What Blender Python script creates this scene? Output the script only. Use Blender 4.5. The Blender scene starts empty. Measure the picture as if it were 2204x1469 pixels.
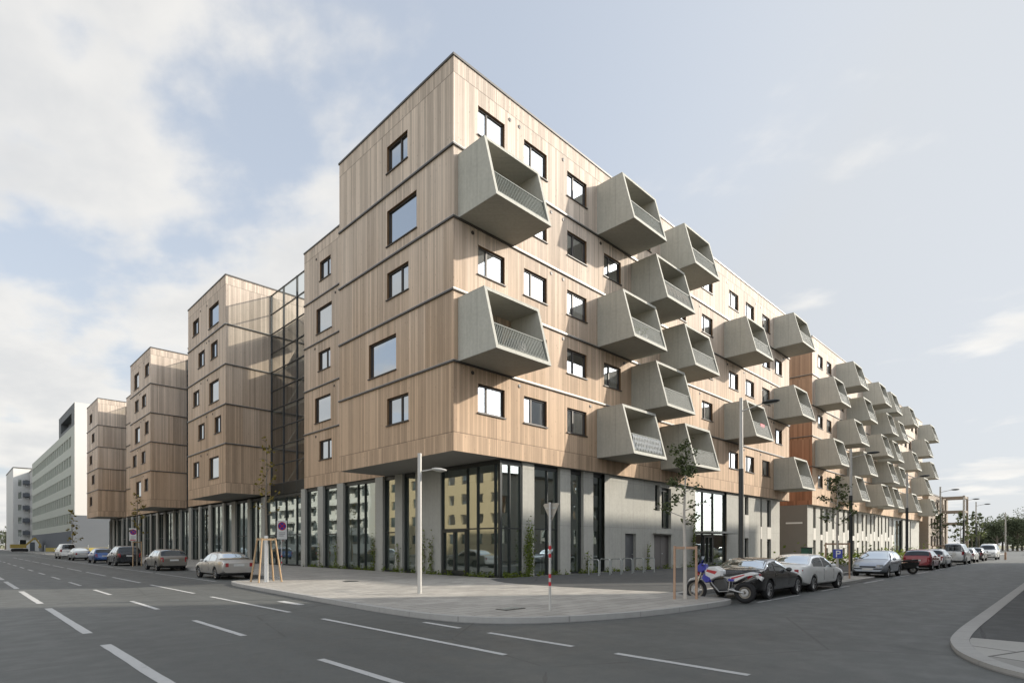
import bpy, bmesh, math, random
from mathutils import Vector, Matrix
R = math.radians
random.seed(7)
scene = bpy.context.scene
COL = scene.collection

# ------------------------------------------------------------------ camera facts used for measuring
F, CX, CY, CAMH = 1217.0, 1102.0, 1171.0, 1.8
def ratio(px):
    t = (px - CX) / F
    return (1 + t) / (1 - t)              # X/Y of the sight line through a photo column
def on_y(px, Y): return Y * ratio(px)      # X where that line meets the plane Y = const
def on_x(px, X): return X / ratio(px)      # Y where that line meets the plane X = const

# ------------------------------------------------------------------ helpers
class MB:
    def __init__(self):
        self.v = []; self.f = []; self.m = []; self.s = []
    def add(self, verts, faces, mi=0, smooth=False):
        o = len(self.v)
        self.v += [tuple(p) for p in verts]
        for f in faces:
            self.f.append([i + o for i in f]); self.m.append(mi); self.s.append(smooth)
        return self
    def quad(self, a, b, c, d, mi=0): return self.add([a, b, c, d], [(0, 1, 2, 3)], mi)
    def box(self, x0, x1, y0, y1, z0, z1, mi=0):
        v = [(x0,y0,z0),(x1,y0,z0),(x1,y1,z0),(x0,y1,z0),(x0,y0,z1),(x1,y0,z1),(x1,y1,z1),(x0,y1,z1)]
        return self.add(v, [(0,3,2,1),(4,5,6,7),(0,1,5,4),(1,2,6,5),(2,3,7,6),(3,0,4,7)], mi)
    def bar(self, p, q, w, h, mi=0):
        p = Vector(p); q = Vector(q); d = (q - p).normalized()
        a = d.cross(Vector((0,0,1)))
        if a.length < 1e-4: a = Vector((1,0,0))
        a.normalize(); b = d.cross(a)
        v = [e + a*sx*w/2 + b*sy*h/2 for e in (p, q) for sx, sy in ((-1,-1),(1,-1),(1,1),(-1,1))]
        return self.add(v, [(0,1,2,3),(7,6,5,4),(0,4,5,1),(1,5,6,2),(2,6,7,3),(3,7,4,0)], mi)
    def tube(self, p, q, r0, r1=None, n=10, mi=0, cap=True):
        r1 = r0 if r1 is None else r1
        p = Vector(p); q = Vector(q); d = (q - p).normalized()
        a = d.orthogonal().normalized(); b = d.cross(a)
        v = []
        for e, r in ((p, r0), (q, r1)):
            for k in range(n):
                t = 2*math.pi*k/n
                v.append(e + (a*math.cos(t) + b*math.sin(t))*r)
        self.add(v, [(k, (k+1) % n, n+(k+1) % n, n+k) for k in range(n)], mi, True)
        if cap: self.add(v, [tuple(range(n-1,-1,-1)), tuple(range(n, 2*n))], mi)
        return self
    def path(self, pts, r, n=8, mi=0):
        for i in range(len(pts)-1):
            ra = r[i] if isinstance(r, (list, tuple)) else r
            rb = r[i+1] if isinstance(r, (list, tuple)) else r
            self.tube(pts[i], pts[i+1], ra, rb, n, mi)
        return self
    def lathe(self, prof, c=(0,0,0), axis='y', n=20, mi=0):
        # prof: list of (radius, offset along axis)
        v = []; c = Vector(c)
        for r, o in prof:
            for k in range(n):
                t = 2*math.pi*k/n; ca, sa = r*math.cos(t), r*math.sin(t)
                v.append(c + (Vector((ca, o, sa)) if axis == 'y' else Vector((ca, sa, o)) if axis == 'z' else Vector((o, ca, sa))))
        fs = []
        for i in range(len(prof)-1):
            for k in range(n):
                fs.append((i*n+k, i*n+(k+1) % n, (i+1)*n+(k+1) % n, (i+1)*n+k))
        return self.add(v, fs, mi, True)
    def ball(self, c, rx, ry, rz, n=12, m=8, mi=0):
        v = []; fs = []
        for i in range(m+1):
            ph = math.pi*i/m - math.pi/2
            for k in range(n):
                t = 2*math.pi*k/n
                v.append((c[0]+rx*math.cos(ph)*math.cos(t), c[1]+ry*math.cos(ph)*math.sin(t), c[2]+rz*math.sin(ph)))
        for i in range(m):
            for k in range(n):
                fs.append((i*n+k, i*n+(k+1) % n, (i+1)*n+(k+1) % n, (i+1)*n+k))
        return self.add(v, fs, mi, True)
    def leaf(self, c, s, rng, up=0.3):
        a = Vector((rng.uniform(-1,1), rng.uniform(-1,1), rng.uniform(-1,1)*(1-up))).normalized()
        b = a.orthogonal().normalized()
        b = (b*math.cos(rng.random()*6.28) + a.cross(b)*math.sin(rng.random()*6.28)).normalized()
        c = Vector(c); w = s*rng.uniform(.5,.75)
        return self.add([c - a*s*.5, c + b*w*.5, c + a*s*.5, c - b*w*.5], [(0,1,2,3)], 0)
    def mesh(self, name, mats, sharp=40):
        me = bpy.data.meshes.new(name)
        me.from_pydata(self.v, [], self.f)
        for m in (mats if isinstance(mats, (list, tuple)) else [mats]): me.materials.append(m)
        me.polygons.foreach_set('material_index', self.m)
        me.polygons.foreach_set('use_smooth', self.s)
        me.update()
        if any(self.s):
            try: me.set_sharp_from_angle(angle=R(sharp))
            except Exception: pass
        return me
    def build(self, name, mats, parent=None, sharp=40, fix=False):
        me = self.mesh(name, mats, sharp)
        if fix:
            b = bmesh.new(); b.from_mesh(me)
            bmesh.ops.remove_doubles(b, verts=b.verts, dist=1e-5)
            bmesh.ops.recalc_face_normals(b, faces=b.faces); b.to_mesh(me); b.free()
        return link(name, me, parent)

def link(name, me, parent=None, loc=None, rz=None):
    o = bpy.data.objects.new(name, me); COL.objects.link(o)
    if parent: o.parent = parent
    if loc is not None: o.location = loc
    if rz is not None: o.rotation_euler = (0, 0, rz)
    return o
def tag(o, label=None, cat=None, group=None, kind=None):
    if label: o['label'] = label
    if cat: o['category'] = cat
    if group: o['group'] = group
    if kind: o['kind'] = kind
    return o
def thing(name, label, cat, loc=(0,0,0), rz=0.0, group=None):
    o = link(name, None, None, loc, rz)
    return tag(o, label, cat, group)
def struct(name, o, label, cat):
    return tag(o, label, cat, None, 'structure')
def copy_tree(o, parent=None):
    c = o.copy(); COL.objects.link(c)
    if parent: c.parent = parent
    for ch in list(o.children): copy_tree(ch, c)
    return c

# ------------------------------------------------------------------ materials
def mat(name):
    m = bpy.data.materials.new(name); m.use_nodes = True
    nt = m.node_tree; nt.nodes.clear()
    out = nt.nodes.new('ShaderNodeOutputMaterial')
    return m, nt, out
class NT:
    def __init__(s, nt): s.nt = nt
    def n(s, t, **k):
        x = s.nt.nodes.new(t)
        for a, b in k.items(): setattr(x, a, b)
        return x
    def l(s, a, b): s.nt.links.new(a, b)
    def put(s, v, inp):
        if hasattr(v, 'is_output') or hasattr(v, 'links'): s.l(v, inp)
        else: inp.default_value = v
    def math(s, op, a, b=0.0, c=None, clamp=False):
        x = s.n('ShaderNodeMath', operation=op, use_clamp=clamp)
        s.put(a, x.inputs[0]); s.put(b, x.inputs[1])
        if c is not None: s.put(c, x.inputs[2])
        return x.outputs[0]
    def mix(s, f, a, b, mode='MIX'):
        x = s.n('ShaderNodeMix', data_type='RGBA', blend_type=mode)
        s.put(f, x.inputs[0])
        for v, i in ((a, 6), (b, 7)):
            if isinstance(v, (tuple, list)): x.inputs[i].default_value = (*v[:3], 1)
            else: s.l(v, x.inputs[i])
        return x.outputs[2]
    def noise(s, vec, scale, detail=4, rough=.55):
        x = s.n('ShaderNodeTexNoise'); x.inputs['Scale'].default_value = scale
        x.inputs['Detail'].default_value = detail; x.inputs['Roughness'].default_value = rough
        if vec is not None: s.l(vec, x.inputs['Vector'])
        return x.outputs['Fac']
    def maprange(s, v, a, b, c=0., d=1., smooth=True):
        x = s.n('ShaderNodeMapRange', interpolation_type='SMOOTHSTEP' if smooth else 'LINEAR')
        s.put(v, x.inputs[0])
        for i, q in enumerate((a, b, c, d)): x.inputs[i+1].default_value = q
        return x.outputs[0]
    def obj(s): return s.n('ShaderNodeTexCoord').outputs['Object']
    def sep(s, v):
        x = s.n('ShaderNodeSeparateXYZ'); s.l(v, x.inputs[0]); return x.outputs
    def comb(s, a, b, c):
        x = s.n('ShaderNodeCombineXYZ')
        for i, v in enumerate((a, b, c)): s.put(v, x.inputs[i])
        return x.outputs[0]
    def bsdf(s, out, color, rough=.6, metal=0., spec=.5, bump=None, bstr=.2, bdist=.02, coat=0.):
        p = s.n('ShaderNodeBsdfPrincipled')
        if isinstance(color, (tuple, list)): p.inputs['Base Color'].default_value = (*color[:3], 1)
        else: s.l(color, p.inputs['Base Color'])
        s.put(rough, p.inputs['Roughness'])
        p.inputs['Metallic'].default_value = metal
        p.inputs['Specular IOR Level'].default_value = spec
        p.inputs['Coat Weight'].default_value = coat
        if coat: p.inputs['Coat Roughness'].default_value = .06
        if bump is not None:
            b = s.n('ShaderNodeBump'); b.inputs['Strength'].default_value = bstr; b.inputs['Distance'].default_value = bdist
            s.l(bump, b.inputs['Height']); s.l(b.outputs[0], p.inputs['Normal'])
        s.l(p.outputs[0], out.inputs[0]); return p

def m_simple(name, color, rough=.6, metal=0., spec=.5, var=.12, scale=6., coat=0.):
    m, nt, out = mat(name); g = NT(nt)
    n = g.noise(g.obj(), scale, 5)
    a = tuple(c*(1-var) for c in color); b = tuple(min(1, c*(1+var)) for c in color)
    g.bsdf(out, g.mix(n, a, b), rough, metal, spec, n, .05, .01, coat)
    return m

def m_wood():
    m, nt, out = mat('larch_boards'); g = NT(nt)
    o = g.obj(); x, y, z = g.sep(o)
    s = g.math('ADD', x, y)
    st = g.math('FLOOR', g.math('ADD', g.math('DIVIDE', g.math('SUBTRACT', z, 6.9), 3.27), .006))
    warp = g.math('MULTIPLY', g.noise(g.comb(g.math('MULTIPLY', s, .9), st, 0.), 1.0, 2), 0.5)
    u = g.math('DIVIDE', g.math('ADD', s, warp), .145)
    bid = g.math('FLOOR', u)
    wn = g.n('ShaderNodeTexWhiteNoise', noise_dimensions='3D'); g.l(g.comb(bid, st, 3.1), wn.inputs['Vector'])
    wn2 = g.n('ShaderNodeTexWhiteNoise', noise_dimensions='3D'); g.l(g.comb(g.math('FLOOR', g.math('DIVIDE', s, 1.37)), st, 9.7), wn2.inputs['Vector'])
    # real weathering: lower storeys still honey coloured, upper ones greyed
    age = g.maprange(g.math('ADD', z, g.math('MULTIPLY', g.math('SUBTRACT', wn2.outputs[0], .5), 2.4)), 7.5, 21.)
    base = g.mix(age, (.485, .35, .24), (.55, .465, .39))
    tone = g.math('ADD', g.math('MULTIPLY', wn.outputs[0], .40), g.math('MULTIPLY', wn2.outputs[0], .14))
    streak = g.noise(g.comb(g.math('MULTIPLY', s, 14.), g.math('MULTIPLY', bid, .37), g.math('MULTIPLY', z, .9)), 1.6, 6, .65)
    blotch = g.noise(g.comb(g.math('MULTIPLY', s, 1.6), g.math('MULTIPLY', st, 3.7), g.math('MULTIPLY', z, .35)), .8, 6, .62)
    val = g.math('ADD', g.math('ADD', .385, tone), g.math('ADD', g.math('MULTIPLY', streak, .40), g.math('MULTIPLY', blotch, .30)))
    odd = g.math('MULTIPLY', g.math('GREATER_THAN', wn.outputs[0], .93), .30); val = g.math('MULTIPLY', val, g.math('SUBTRACT', 1., odd))
    fr = g.math('FRACT', u)
    gap = g.math('MULTIPLY', g.math('LESS_THAN', fr, .065), .5)
    jo = g.math('LESS_THAN', g.math('ABSOLUTE', g.math('SUBTRACT', z, 6.92)), .018)
    ju = g.math('LESS_THAN', g.math('ABSOLUTE', g.math('SUBTRACT', z, 23.22)), .018)
    js = g.math('LESS_THAN', g.math('FRACT', g.math('DIVIDE', s, 3.24)), .007)
    j = g.math('MULTIPLY', g.math('MAXIMUM', g.math('MAXIMUM', jo, ju), js), .55)
    val = g.math('MULTIPLY', val, g.math('SUBTRACT', 1., g.math('MAXIMUM', gap, j)))
    vor = g.n('ShaderNodeTexVoronoi'); g.l(g.comb(g.math('MULTIPLY', s, 1.), st, g.math('MULTIPLY', z, .55)), vor.inputs['Vector']); vor.inputs['Scale'].default_value = 4.2
    knot = g.math('MULTIPLY', g.math('LESS_THAN', vor.outputs['Distance'], .10), .30)
    val = g.math('MULTIPLY', val, g.math('SUBTRACT', 1., knot))
    c = g.mix(1., base, g.comb(val, val, val), 'MULTIPLY')
    g.bsdf(out, c, .75, 0, .25, g.math('ADD', g.math('MULTIPLY', streak, .3), g.math('SUBTRACT', 1., gap)), .25, .01)
    return m

def m_redwood():
    m, nt, out = mat('red_brown_boards'); g = NT(nt)
    o = g.obj(); x, y, z = g.sep(o); s = g.math('ADD', x, y)
    bid = g.math('FLOOR', g.math('DIVIDE', s, .17))
    wn = g.n('ShaderNodeTexWhiteNoise', noise_dimensions='2D'); g.l(g.comb(bid, g.math('FLOOR', g.math('DIVIDE', z, 3.27)), 0), wn.inputs['Vector'])
    st = g.noise(g.comb(g.math('MULTIPLY', s, 14.), 0., g.math('MULTIPLY', z, .8)), 1.6, 5)
    v = g.math('ADD', .6, g.math('ADD', g.math('MULTIPLY', wn.outputs[0], .45), g.math('MULTIPLY', st, .3)))
    base = g.mix(g.maprange(z, 8, 20), (.32, .15, .085), (.35, .235, .16))
    g.bsdf(out, g.mix(1., base, g.comb(v, v, v), 'MULTIPLY'), .75, 0, .25)
    return m

def m_concrete(name, c, var=.16, forms=True):
    m, nt, out = mat(name); g = NT(nt)
    o = g.obj(); x, y, z = g.sep(o)
    n1 = g.noise(o, .7, 6, .6); n2 = g.noise(o, 7., 4); n3 = g.noise(g.comb(g.math('MULTIPLY', g.math('ADD', x, y), 4.), 0., g.math('MULTIPLY', z, .35)), 1.3, 5)
    v = g.math('ADD', 1 - var*1.5, g.math('MULTIPLY', var, g.math('ADD', g.math('ADD', n1, n2), n3)))
    if forms:
        s = g.math('ADD', x, y)
        l1 = g.math('LESS_THAN', g.math('FRACT', g.math('DIVIDE', s, 1.32)), .016)
        l2 = g.math('LESS_THAN', g.math('FRACT', g.math('DIVIDE', z, 2.85)), .007)
        v = g.math('MULTIPLY', v, g.math('SUBTRACT', 1., g.math('MULTIPLY', g.math('MAXIMUM', l1, l2), .30)))
    pit = g.noise(o, 38., 2); pit = g.math('GREATER_THAN', pit, .70)
    v = g.math('MULTIPLY', v, g.math('SUBTRACT', 1., g.math('MULTIPLY', pit, .2)))
    g.bsdf(out, g.mix(1., c, g.comb(v, v, v), 'MULTIPLY'), .8, 0, .3, g.math('ADD', n2, g.math('MULTIPLY', pit, -.5)), .12, .02)
    return m

def m_asphalt(name, c, tracks=None, sheen=False):
    m, nt, out = mat(name); g = NT(nt)
    o = g.obj(); x, y, z = g.sep(o)
    n1 = g.noise(o, .16, 5, .6); n2 = g.noise(o, 20., 5, .8); n3 = g.noise(o, 1.9, 5, .6)
    v = g.math('ADD', .34, g.math('ADD', g.math('MULTIPLY', n1, .60), g.math('ADD', g.math('MULTIPLY', n2, .46), g.math('MULTIPLY', n3, .26))))
    if tracks:
        w = g.noise(g.comb(g.math('MULTIPLY', x, tracks[0]), g.math('MULTIPLY', y, tracks[1]), 0.), 1., 3)
        v = g.math('ADD', v, g.math('MULTIPLY', g.math('SUBTRACT', w, .5), .62))
    stain = g.maprange(g.noise(o, .75, 3, .5), .62, .72)
    v = g.math('MULTIPLY', v, g.math('SUBTRACT', 1., g.math('MULTIPLY', stain, .16)))
    # hairline cracks and sealed joints
    vor = g.n('ShaderNodeTexVoronoi', feature='DISTANCE_TO_EDGE'); g.l(o, vor.inputs['Vector']); vor.inputs['Scale'].default_value = .16
    crk = g.math('MULTIPLY', g.math('LESS_THAN', g.math('ADD', vor.outputs['Distance'], g.math('MULTIPLY', g.math('SUBTRACT', n3, .5), .02)), .0025), .35)
    v = g.math('MULTIPLY', v, g.math('SUBTRACT', 1., crk))
    g.bsdf(out, g.mix(1., c, g.comb(v, v, v), 'MULTIPLY'), g.maprange(n3, .3, .7, .56 if sheen else .7, .72 if sheen else .9), 0, .5 if sheen else .35, n2, .35, .01)
    return m

def m_paving(name, c, w, h, mortar=.012, rot=0):
    m, nt, out = mat(name); g = NT(nt)
    o = g.obj()
    mp = g.n('ShaderNodeMapping'); g.l(o, mp.inputs[0]); mp.inputs['Rotation'].default_value = (0, 0, rot)
    b = g.n('ShaderNodeTexBrick'); g.l(mp.outputs[0], b.inputs['Vector'])
    b.inputs['Scale'].default_value = 1.; b.inputs['Brick Width'].default_value = w; b.inputs['Row Height'].default_value = h
    b.inputs['Mortar Size'].default_value = mortar; b.inputs['Mortar Smooth'].default_value = .3
    b.inputs['Color1'].default_value = (*[q*.82 for q in c], 1); b.inputs['Color2'].default_value = (*[q*1.1 for q in c], 1)
    b.inputs['Mortar'].default_value = (*[q*.38 for q in c], 1)
    n1 = g.noise(o, .45, 6, .6); n2 = g.noise(o, 30., 3)
    v = g.math('ADD', .66, g.math('ADD', g.math('MULTIPLY', n1, .44), g.math('MULTIPLY', n2, .22)))
    g.bsdf(out, g.mix(1., b.outputs['Color'], g.comb(v, v, v), 'MULTIPLY'), .8, 0, .3, g.math('ADD', n2, b.outputs['Fac']), .1, .01)
    return m

def m_glass(name, tint, refl, base=None, trans=0.6, wob=.012, blend=.35):
    """coated pane: mirror share + either see-through or dark room colour"""
    m, nt, out = mat(name); g = NT(nt)
    gl = g.n('ShaderNodeBsdfGlossy'); gl.inputs['Roughness'].default_value = .015
    gl.inputs['Color'].default_value = (*tint, 1)
    if wob:
        b = g.n('ShaderNodeBump'); b.inputs['Strength'].default_value = .25; b.inputs['Distance'].default_value = wob
        g.l(g.noise(g.obj(), .8, 1), b.inputs['Height']); g.l(b.outputs[0], gl.inputs['Normal'])
    if base is None:
        x = g.n('ShaderNodeBsdfTransparent'); x.inputs[0].default_value = (trans*(.86 if 'shop' in name else .97), trans, trans*.96, 1)
    else:
        x = g.n('ShaderNodeBsdfDiffuse'); x.inputs[0].default_value = (*base, 1)
    lw = g.n('ShaderNodeLayerWeight'); lw.inputs[0].default_value = blend
    f = g.math('ADD', refl, g.math('MULTIPLY', lw.outputs['Fresnel'], 1 - refl), None, True)
    mx = g.n('ShaderNodeMixShader'); g.l(f, mx.inputs[0]); g.l(x.outputs[0], mx.inputs[1]); g.l(gl.outputs[0], mx.inputs[2])
    g.l(mx.outputs[0], out.inputs[0]); return m

def m_leaf(name, c, var=.5):
    m, nt, out = mat(name); g = NT(nt)
    geo = g.n('ShaderNodeNewGeometry')
    col = g.mix(geo.outputs['Random Per Island'], tuple(q*(1-var) for q in c), tuple(q*(1+var) for q in c))
    d = g.n('ShaderNodeBsdfDiffuse'); t = g.n('ShaderNodeBsdfTranslucent')
    g.l(col, d.inputs[0]); g.l(col, t.inputs[0])
    mx = g.n('ShaderNodeMixShader'); mx.inputs[0].default_value = .35
    g.l(d.outputs[0], mx.inputs[1]); g.l(t.outputs[0], mx.inputs[2]); g.l(mx.outputs[0], out.inputs[0]); return m

def m_paint(name, c, metal=.0, rough=.3):
    m, nt, out = mat(name); g = NT(nt)
    n = g.noise(g.obj(), 3.5, 4)
    dirt = g.maprange(n, .4, .75, 0, .12)
    g.bsdf(out, g.mix(dirt, c, (.25, .24, .22)), g.maprange(n, .3, .8, rough, rough+.12), metal, .5, None, 0, 0, .7)
    return m

WOOD = m_wood(); REDWOOD = m_redwood()
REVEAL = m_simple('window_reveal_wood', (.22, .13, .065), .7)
CONC = m_concrete('balcony_concrete', (.42, .415, .372), .32)
CONC_PALE = m_concrete('wall_concrete', (.375, .37, .335), .28)
CONC_COL = m_concrete('column_concrete', (.34, .338, .31), .22, False)
SOFFIT = m_simple('soffit_render', (.30, .29, .265), .85, var=.06, scale=1.5)
ROOFING = m_simple('roof_gravel', (.3, .29, .27), .9, scale=20)
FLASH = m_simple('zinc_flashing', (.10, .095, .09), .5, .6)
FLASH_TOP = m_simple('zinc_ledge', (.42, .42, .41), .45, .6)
FRAME = m_simple('dark_window_frame', (.035, .026, .02), .5)
FRAME_METAL = m_simple('black_curtain_wall_metal', (.028, .032, .031), .4, .3)
FRAME_STAIR = m_simple('grey_stair_metal', (.075, .078, .08), .5, .3)
GLASS_WIN = [m_glass('window_glass_clear', (.86,.90,.93), .55, (.03,.035,.04)),
             m_glass('window_glass_blind', (.86,.90,.93), .50, (.30,.31,.31)),
             m_glass('window_glass_curtain', (.86,.90,.93), .50, (.12,.12,.115))]
GLASS_SHOP = m_glass('shop_front_glass', (.80,.88,.85), .42, None, .84)
GLASS_STAIR = m_glass('stair_glass', (.80,.83,.86), .32, None, .88, .006)
GLASS_CAR = m_glass('car_glass', (.8,.85,.88), .06, (.012,.014,.016), wob=0, blend=.18)
RAIL = m_simple('galvanised_rail', (.42, .44, .43), .45, .7)
RAIL_GREEN = m_simple('railing_bars', (.065, .08, .07), .6, .0)
WHITE = m_simple('white_paint', (.75, .75, .73), .45, var=.05)
GREYWALL = m_simple('grey_render_wall', (.20, .185, .165), .85, var=.07, scale=1.2)
DARKROOM = m_simple('dark_interior', (.42, .42, .39), .8)
ROOMFLOOR = m_simple('interior_floor', (.40, .39, .37), .5)
ASPH = m_asphalt('road_asphalt', (.086, .091, .087), (.9, .05), True)
ASPH2 = m_asphalt('side_road_asphalt', (.089, .094, .090), (.05, .9), True)
ASPH3 = m_asphalt('forecourt_asphalt', (.078, .08, .079))
PAVE = m_paving('light_paving', (.37, .352, .32), .8, .4)
PAVE_GREY = m_paving('grey_paving', (.255, .255, .25), .8, .4)
SLAB = m_paving('corner_slabs', (.34, .335, .315), 1.6, 1.6, .03, R(20))
KERB = m_concrete('kerb_stone', (.36, .355, .34), .2, True)
def m_line():
    m, nt, out = mat('worn_road_paint'); g = NT(nt); o = g.obj()
    a = g.noise(o, 7., 6, .7); b = g.noise(o, 45., 3, .7); c = g.noise(o, .9, 3)
    wear = g.maprange(g.math('ADD', g.math('ADD', g.math('MULTIPLY', a, .55), g.math('MULTIPLY', b, .35)), g.math('MULTIPLY', c, .3)), .66, .76)
    g.bsdf(out, g.mix(g.math('MULTIPLY', wear, .8), g.mix(a, (.38,.385,.38), (.52,.52,.51)), (.11,.112,.11)), .75, 0, .3); return m
LINE = m_line()
SOIL = m_simple('soil', (.12, .10, .075), .95, var=.3, scale=9)
FIELD = m_simple('dry_field', (.20, .19, .11), .95, var=.3, scale=.25)
LEAF_A = m_leaf('street_tree_leaves', (.105, .125, .062))
LEAF_Y = m_leaf('yellowing_leaves', (.21, .17, .045))
LEAF_V = m_leaf('vine_leaves', (.15, .19, .045))
LEAF_F = m_leaf('far_tree_leaves', (.115, .135, .085), .35)
BARK = m_simple('bark', (.17, .145, .115), .9, var=.3, scale=14)
BARK_W = m_simple('whitewashed_bark', (.50, .46, .41), .85, var=.12, scale=14)
STAKE = m_simple('stake_timber', (.42, .29, .17), .8, var=.15, scale=8)
STAKE_RED = m_simple('reddish_stake_timber', (.43, .28, .19), .8, var=.15, scale=8)
POLE_LT = m_simple('pale_lamp_pole', (.50, .49, .46), .5, .2, var=.06)
POLE_DK = m_simple('dark_lamp_pole', (.035, .038, .038), .5, .2)
LAMP_GLASS = m_simple('lamp_lens', (.55, .55, .52), .2)
RUBBER = m_simple('tyre_rubber', (.016, .016, .017), .85)
RIM = m_simple('alloy_rim', (.42, .42, .42), .3, .8)
CHROME = m_simple('bright_metal', (.6, .6, .6), .2, 1.)
BLACKPL = m_simple('black_plastic', (.02, .02, .021), .55)
TAIL = m_simple('tail_light_red', (.30, .012, .018), .15, coat=1.)
HEADL = m_simple('head_light', (.62, .65, .68), .1, .5, coat=1.)
PLATE = m_simple('number_plate', (.62, .62, .60), .5)
SIGN_BACK = m_simple('sign_back_metal', (.40, .37, .32), .5, .4)
RED = m_simple('red_paint', (.50, .02, .03), .4)
BLUE = m_simple('blue_paint', (.03, .05, .33), .4)

# ------------------------------------------------------------------ world, sun, camera
SUN_FROM = Vector((3.61, -2.55, 1.97)).normalized()
w = bpy.data.worlds.new('World'); scene.world = w; w.use_nodes = True
nt = w.node_tree; nt.nodes.clear(); g = NT(nt)
out = g.n('ShaderNodeOutputWorld'); bg = g.n('ShaderNodeBackground'); g.l(bg.outputs[0], out.inputs[0])
sky = g.n('ShaderNodeTexSky', sky_type='NISHITA'); sky.sun_disc = False
sky.sun_elevation = math.asin(SUN_FROM.z); sky.sun_rotation = math.atan2(SUN_FROM.x, SUN_FROM.y)
sky.air_density = 1.0; sky.dust_density = 1.6; sky.ozone_density = 1.2; sky.altitude = 200
tc = g.n('ShaderNodeTexCoord').outputs['Generated']
dx, dy, dz = g.sep(tc)
dzp = g.math('ADD', g.math('MAXIMUM', dz, 0.), .16)
pv = g.comb(g.math('DIVIDE', dx, dzp), g.math('DIVIDE', dy, dzp), 0.)
mp = g.n('ShaderNodeMapping'); g.l(pv, mp.inputs[0]); mp.inputs['Location'].default_value = (3.4, 1.35, 0); mp.inputs['Rotation'].default_value = (0, 0, R(38)); mp.inputs['Scale'].default_value = (1.0, .72, 1)
cn = g.noise(mp.outputs[0], 2.3, 10, .52)
cn2 = g.noise(mp.outputs[0], .75, 3, .5)
leftness = g.math('SUBTRACT', g.math('MULTIPLY', dy, .7071), g.math('MULTIPLY', dx, .7071))   # + = left of the view
bias = g.maprange(leftness, -.25, .42, -.15, .035)
low = g.maprange(dz, .0, .35, .07, 0.)
dens = g.math('ADD', g.math('ADD', g.math('ADD', g.math('MULTIPLY', cn, .86), g.math('MULTIPLY', cn2, .20)), bias), low)
cl = g.maprange(dens, .468, .59)
veil = g.maprange(dz, -.02, .62, .92, .64)
sunny = g.maprange(leftness, .2, -.9, 0., .5)
hz = g.math('MINIMUM', g.math('ADD', veil, sunny), .97)
c1 = g.mix(hz, sky.outputs[0], (2.2, 2.3, 2.46))
shade = g.maprange(g.math('ADD', g.math('MULTIPLY', dens, .7), g.math('MULTIPLY', g.noise(mp.outputs[0], 3.3, 6), .5)), .58, .80)
c2 = g.mix(g.math('MULTIPLY', cl, .86), c1, g.mix(shade, (3.2, 3.12, 3.02), (2.6, 2.6, 2.62)))
# hazy glow round the low sun, its unseen core raised to fill the walls
sdot = g.math('ADD', g.math('ADD', g.math('MULTIPLY', dx, SUN_FROM.x), g.math('MULTIPLY', dy, SUN_FROM.y)), g.math('MULTIPLY', dz, SUN_FROM.z))
glow = g.math('ADD', g.maprange(sdot, .35, .9, 1., 1.1), g.maprange(sdot, .83, 1., 0., 4.6))
c2 = g.mix(1., c2, g.comb(glow, glow, g.math('MULTIPLY', glow, .985)), 'MULTIPLY')
# added fill: the unseen sky behind the viewer is brightened to lift the shade
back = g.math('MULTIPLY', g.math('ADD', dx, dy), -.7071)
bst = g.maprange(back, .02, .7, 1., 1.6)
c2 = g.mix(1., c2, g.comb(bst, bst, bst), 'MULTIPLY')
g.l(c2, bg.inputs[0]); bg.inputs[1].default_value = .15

sd = bpy.data.lights.new('sun', 'SUN'); sd.energy = 3.0; sd.angle = R(1.0); sd.color = (1., .91, .785)
so = bpy.data.objects.new('sun', sd); COL.objects.link(so)
so.rotation_euler = (-SUN_FROM).to_track_quat('-Z', 'Y').to_euler(); so.location = (60, -40, 60)

cd = bpy.data.cameras.new('camera'); cam = bpy.data.objects.new('camera', cd); COL.objects.link(cam)
cam.location = (0, 0, CAMH); cam.rotation_euler = (R(90), 0, R(-45))
cd.sensor_width = 36; cd.lens = F/2204*36; cd.shift_y = (CY - 734.5)/2204; cd.clip_end = 3000; cd.clip_start = .1
scene.camera = cam
vs = scene.view_settings; vs.view_transform = 'Standard'; vs.look = 'None'; vs.gamma = 1; vs.exposure = .98
scene.cycles.max_bounces = 8; scene.cycles.transparent_max_bounces = 12
scene.cycles.use_denoising = True
scene.cycles.sample_clamp_indirect = 6
scene.cycles.caustics_reflective = False; scene.cycles.caustics_refractive = False

# ------------------------------------------------------------------ building kit
LN = [6.06, 10.15, 13.40, 16.68, 19.97, 23.95]     # storey lines of the timber houses
BASE = [6.87, 10.15, 13.40, 16.68, 19.97]
def inv(parent):
    return (Matrix.Translation(parent.location) @ Matrix.Rotation(parent.rotation_euler.z, 4, 'Z')).inverted()
def part(mb, name, mats, parent, sharp=40, label=None):
    o = mb.build(name, mats, parent, sharp); o.matrix_parent_inverse = inv(parent)
    if label: o['label'] = label
    return o
def place(name, me, parent, loc, rz=0):
    o = link(name, me, parent, loc, rz); o.matrix_parent_inverse = inv(parent); return o
def P(face, c, u, z, d=0.):
    if face == 'x-': return (c + d, u, z)
    if face == 'x+': return (c - d, u, z)
    if face == 'y-': return (u, c + d, z)
    return (u, c - d, z)
def fq(mb, face, c, u0, u1, z0, z1, d=0., mi=0):
    q = [P(face, c, u0, z0, d), P(face, c, u1, z0, d), P(face, c, u1, z1, d), P(face, c, u0, z1, d)]
    if face in ('x-', 'y+'): q.reverse()
    mb.quad(*q, mi)
def fbox(mb, face, c, u0, u1, z0, z1, d0, d1, mi=0):
    a = P(face, c, u0, z0, d0); b = P(face, c, u1, z1, d1)
    mb.box(min(a[0],b[0]), max(a[0],b[0]), min(a[1],b[1]), max(a[1],b[1]), z0, z1, mi)
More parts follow.
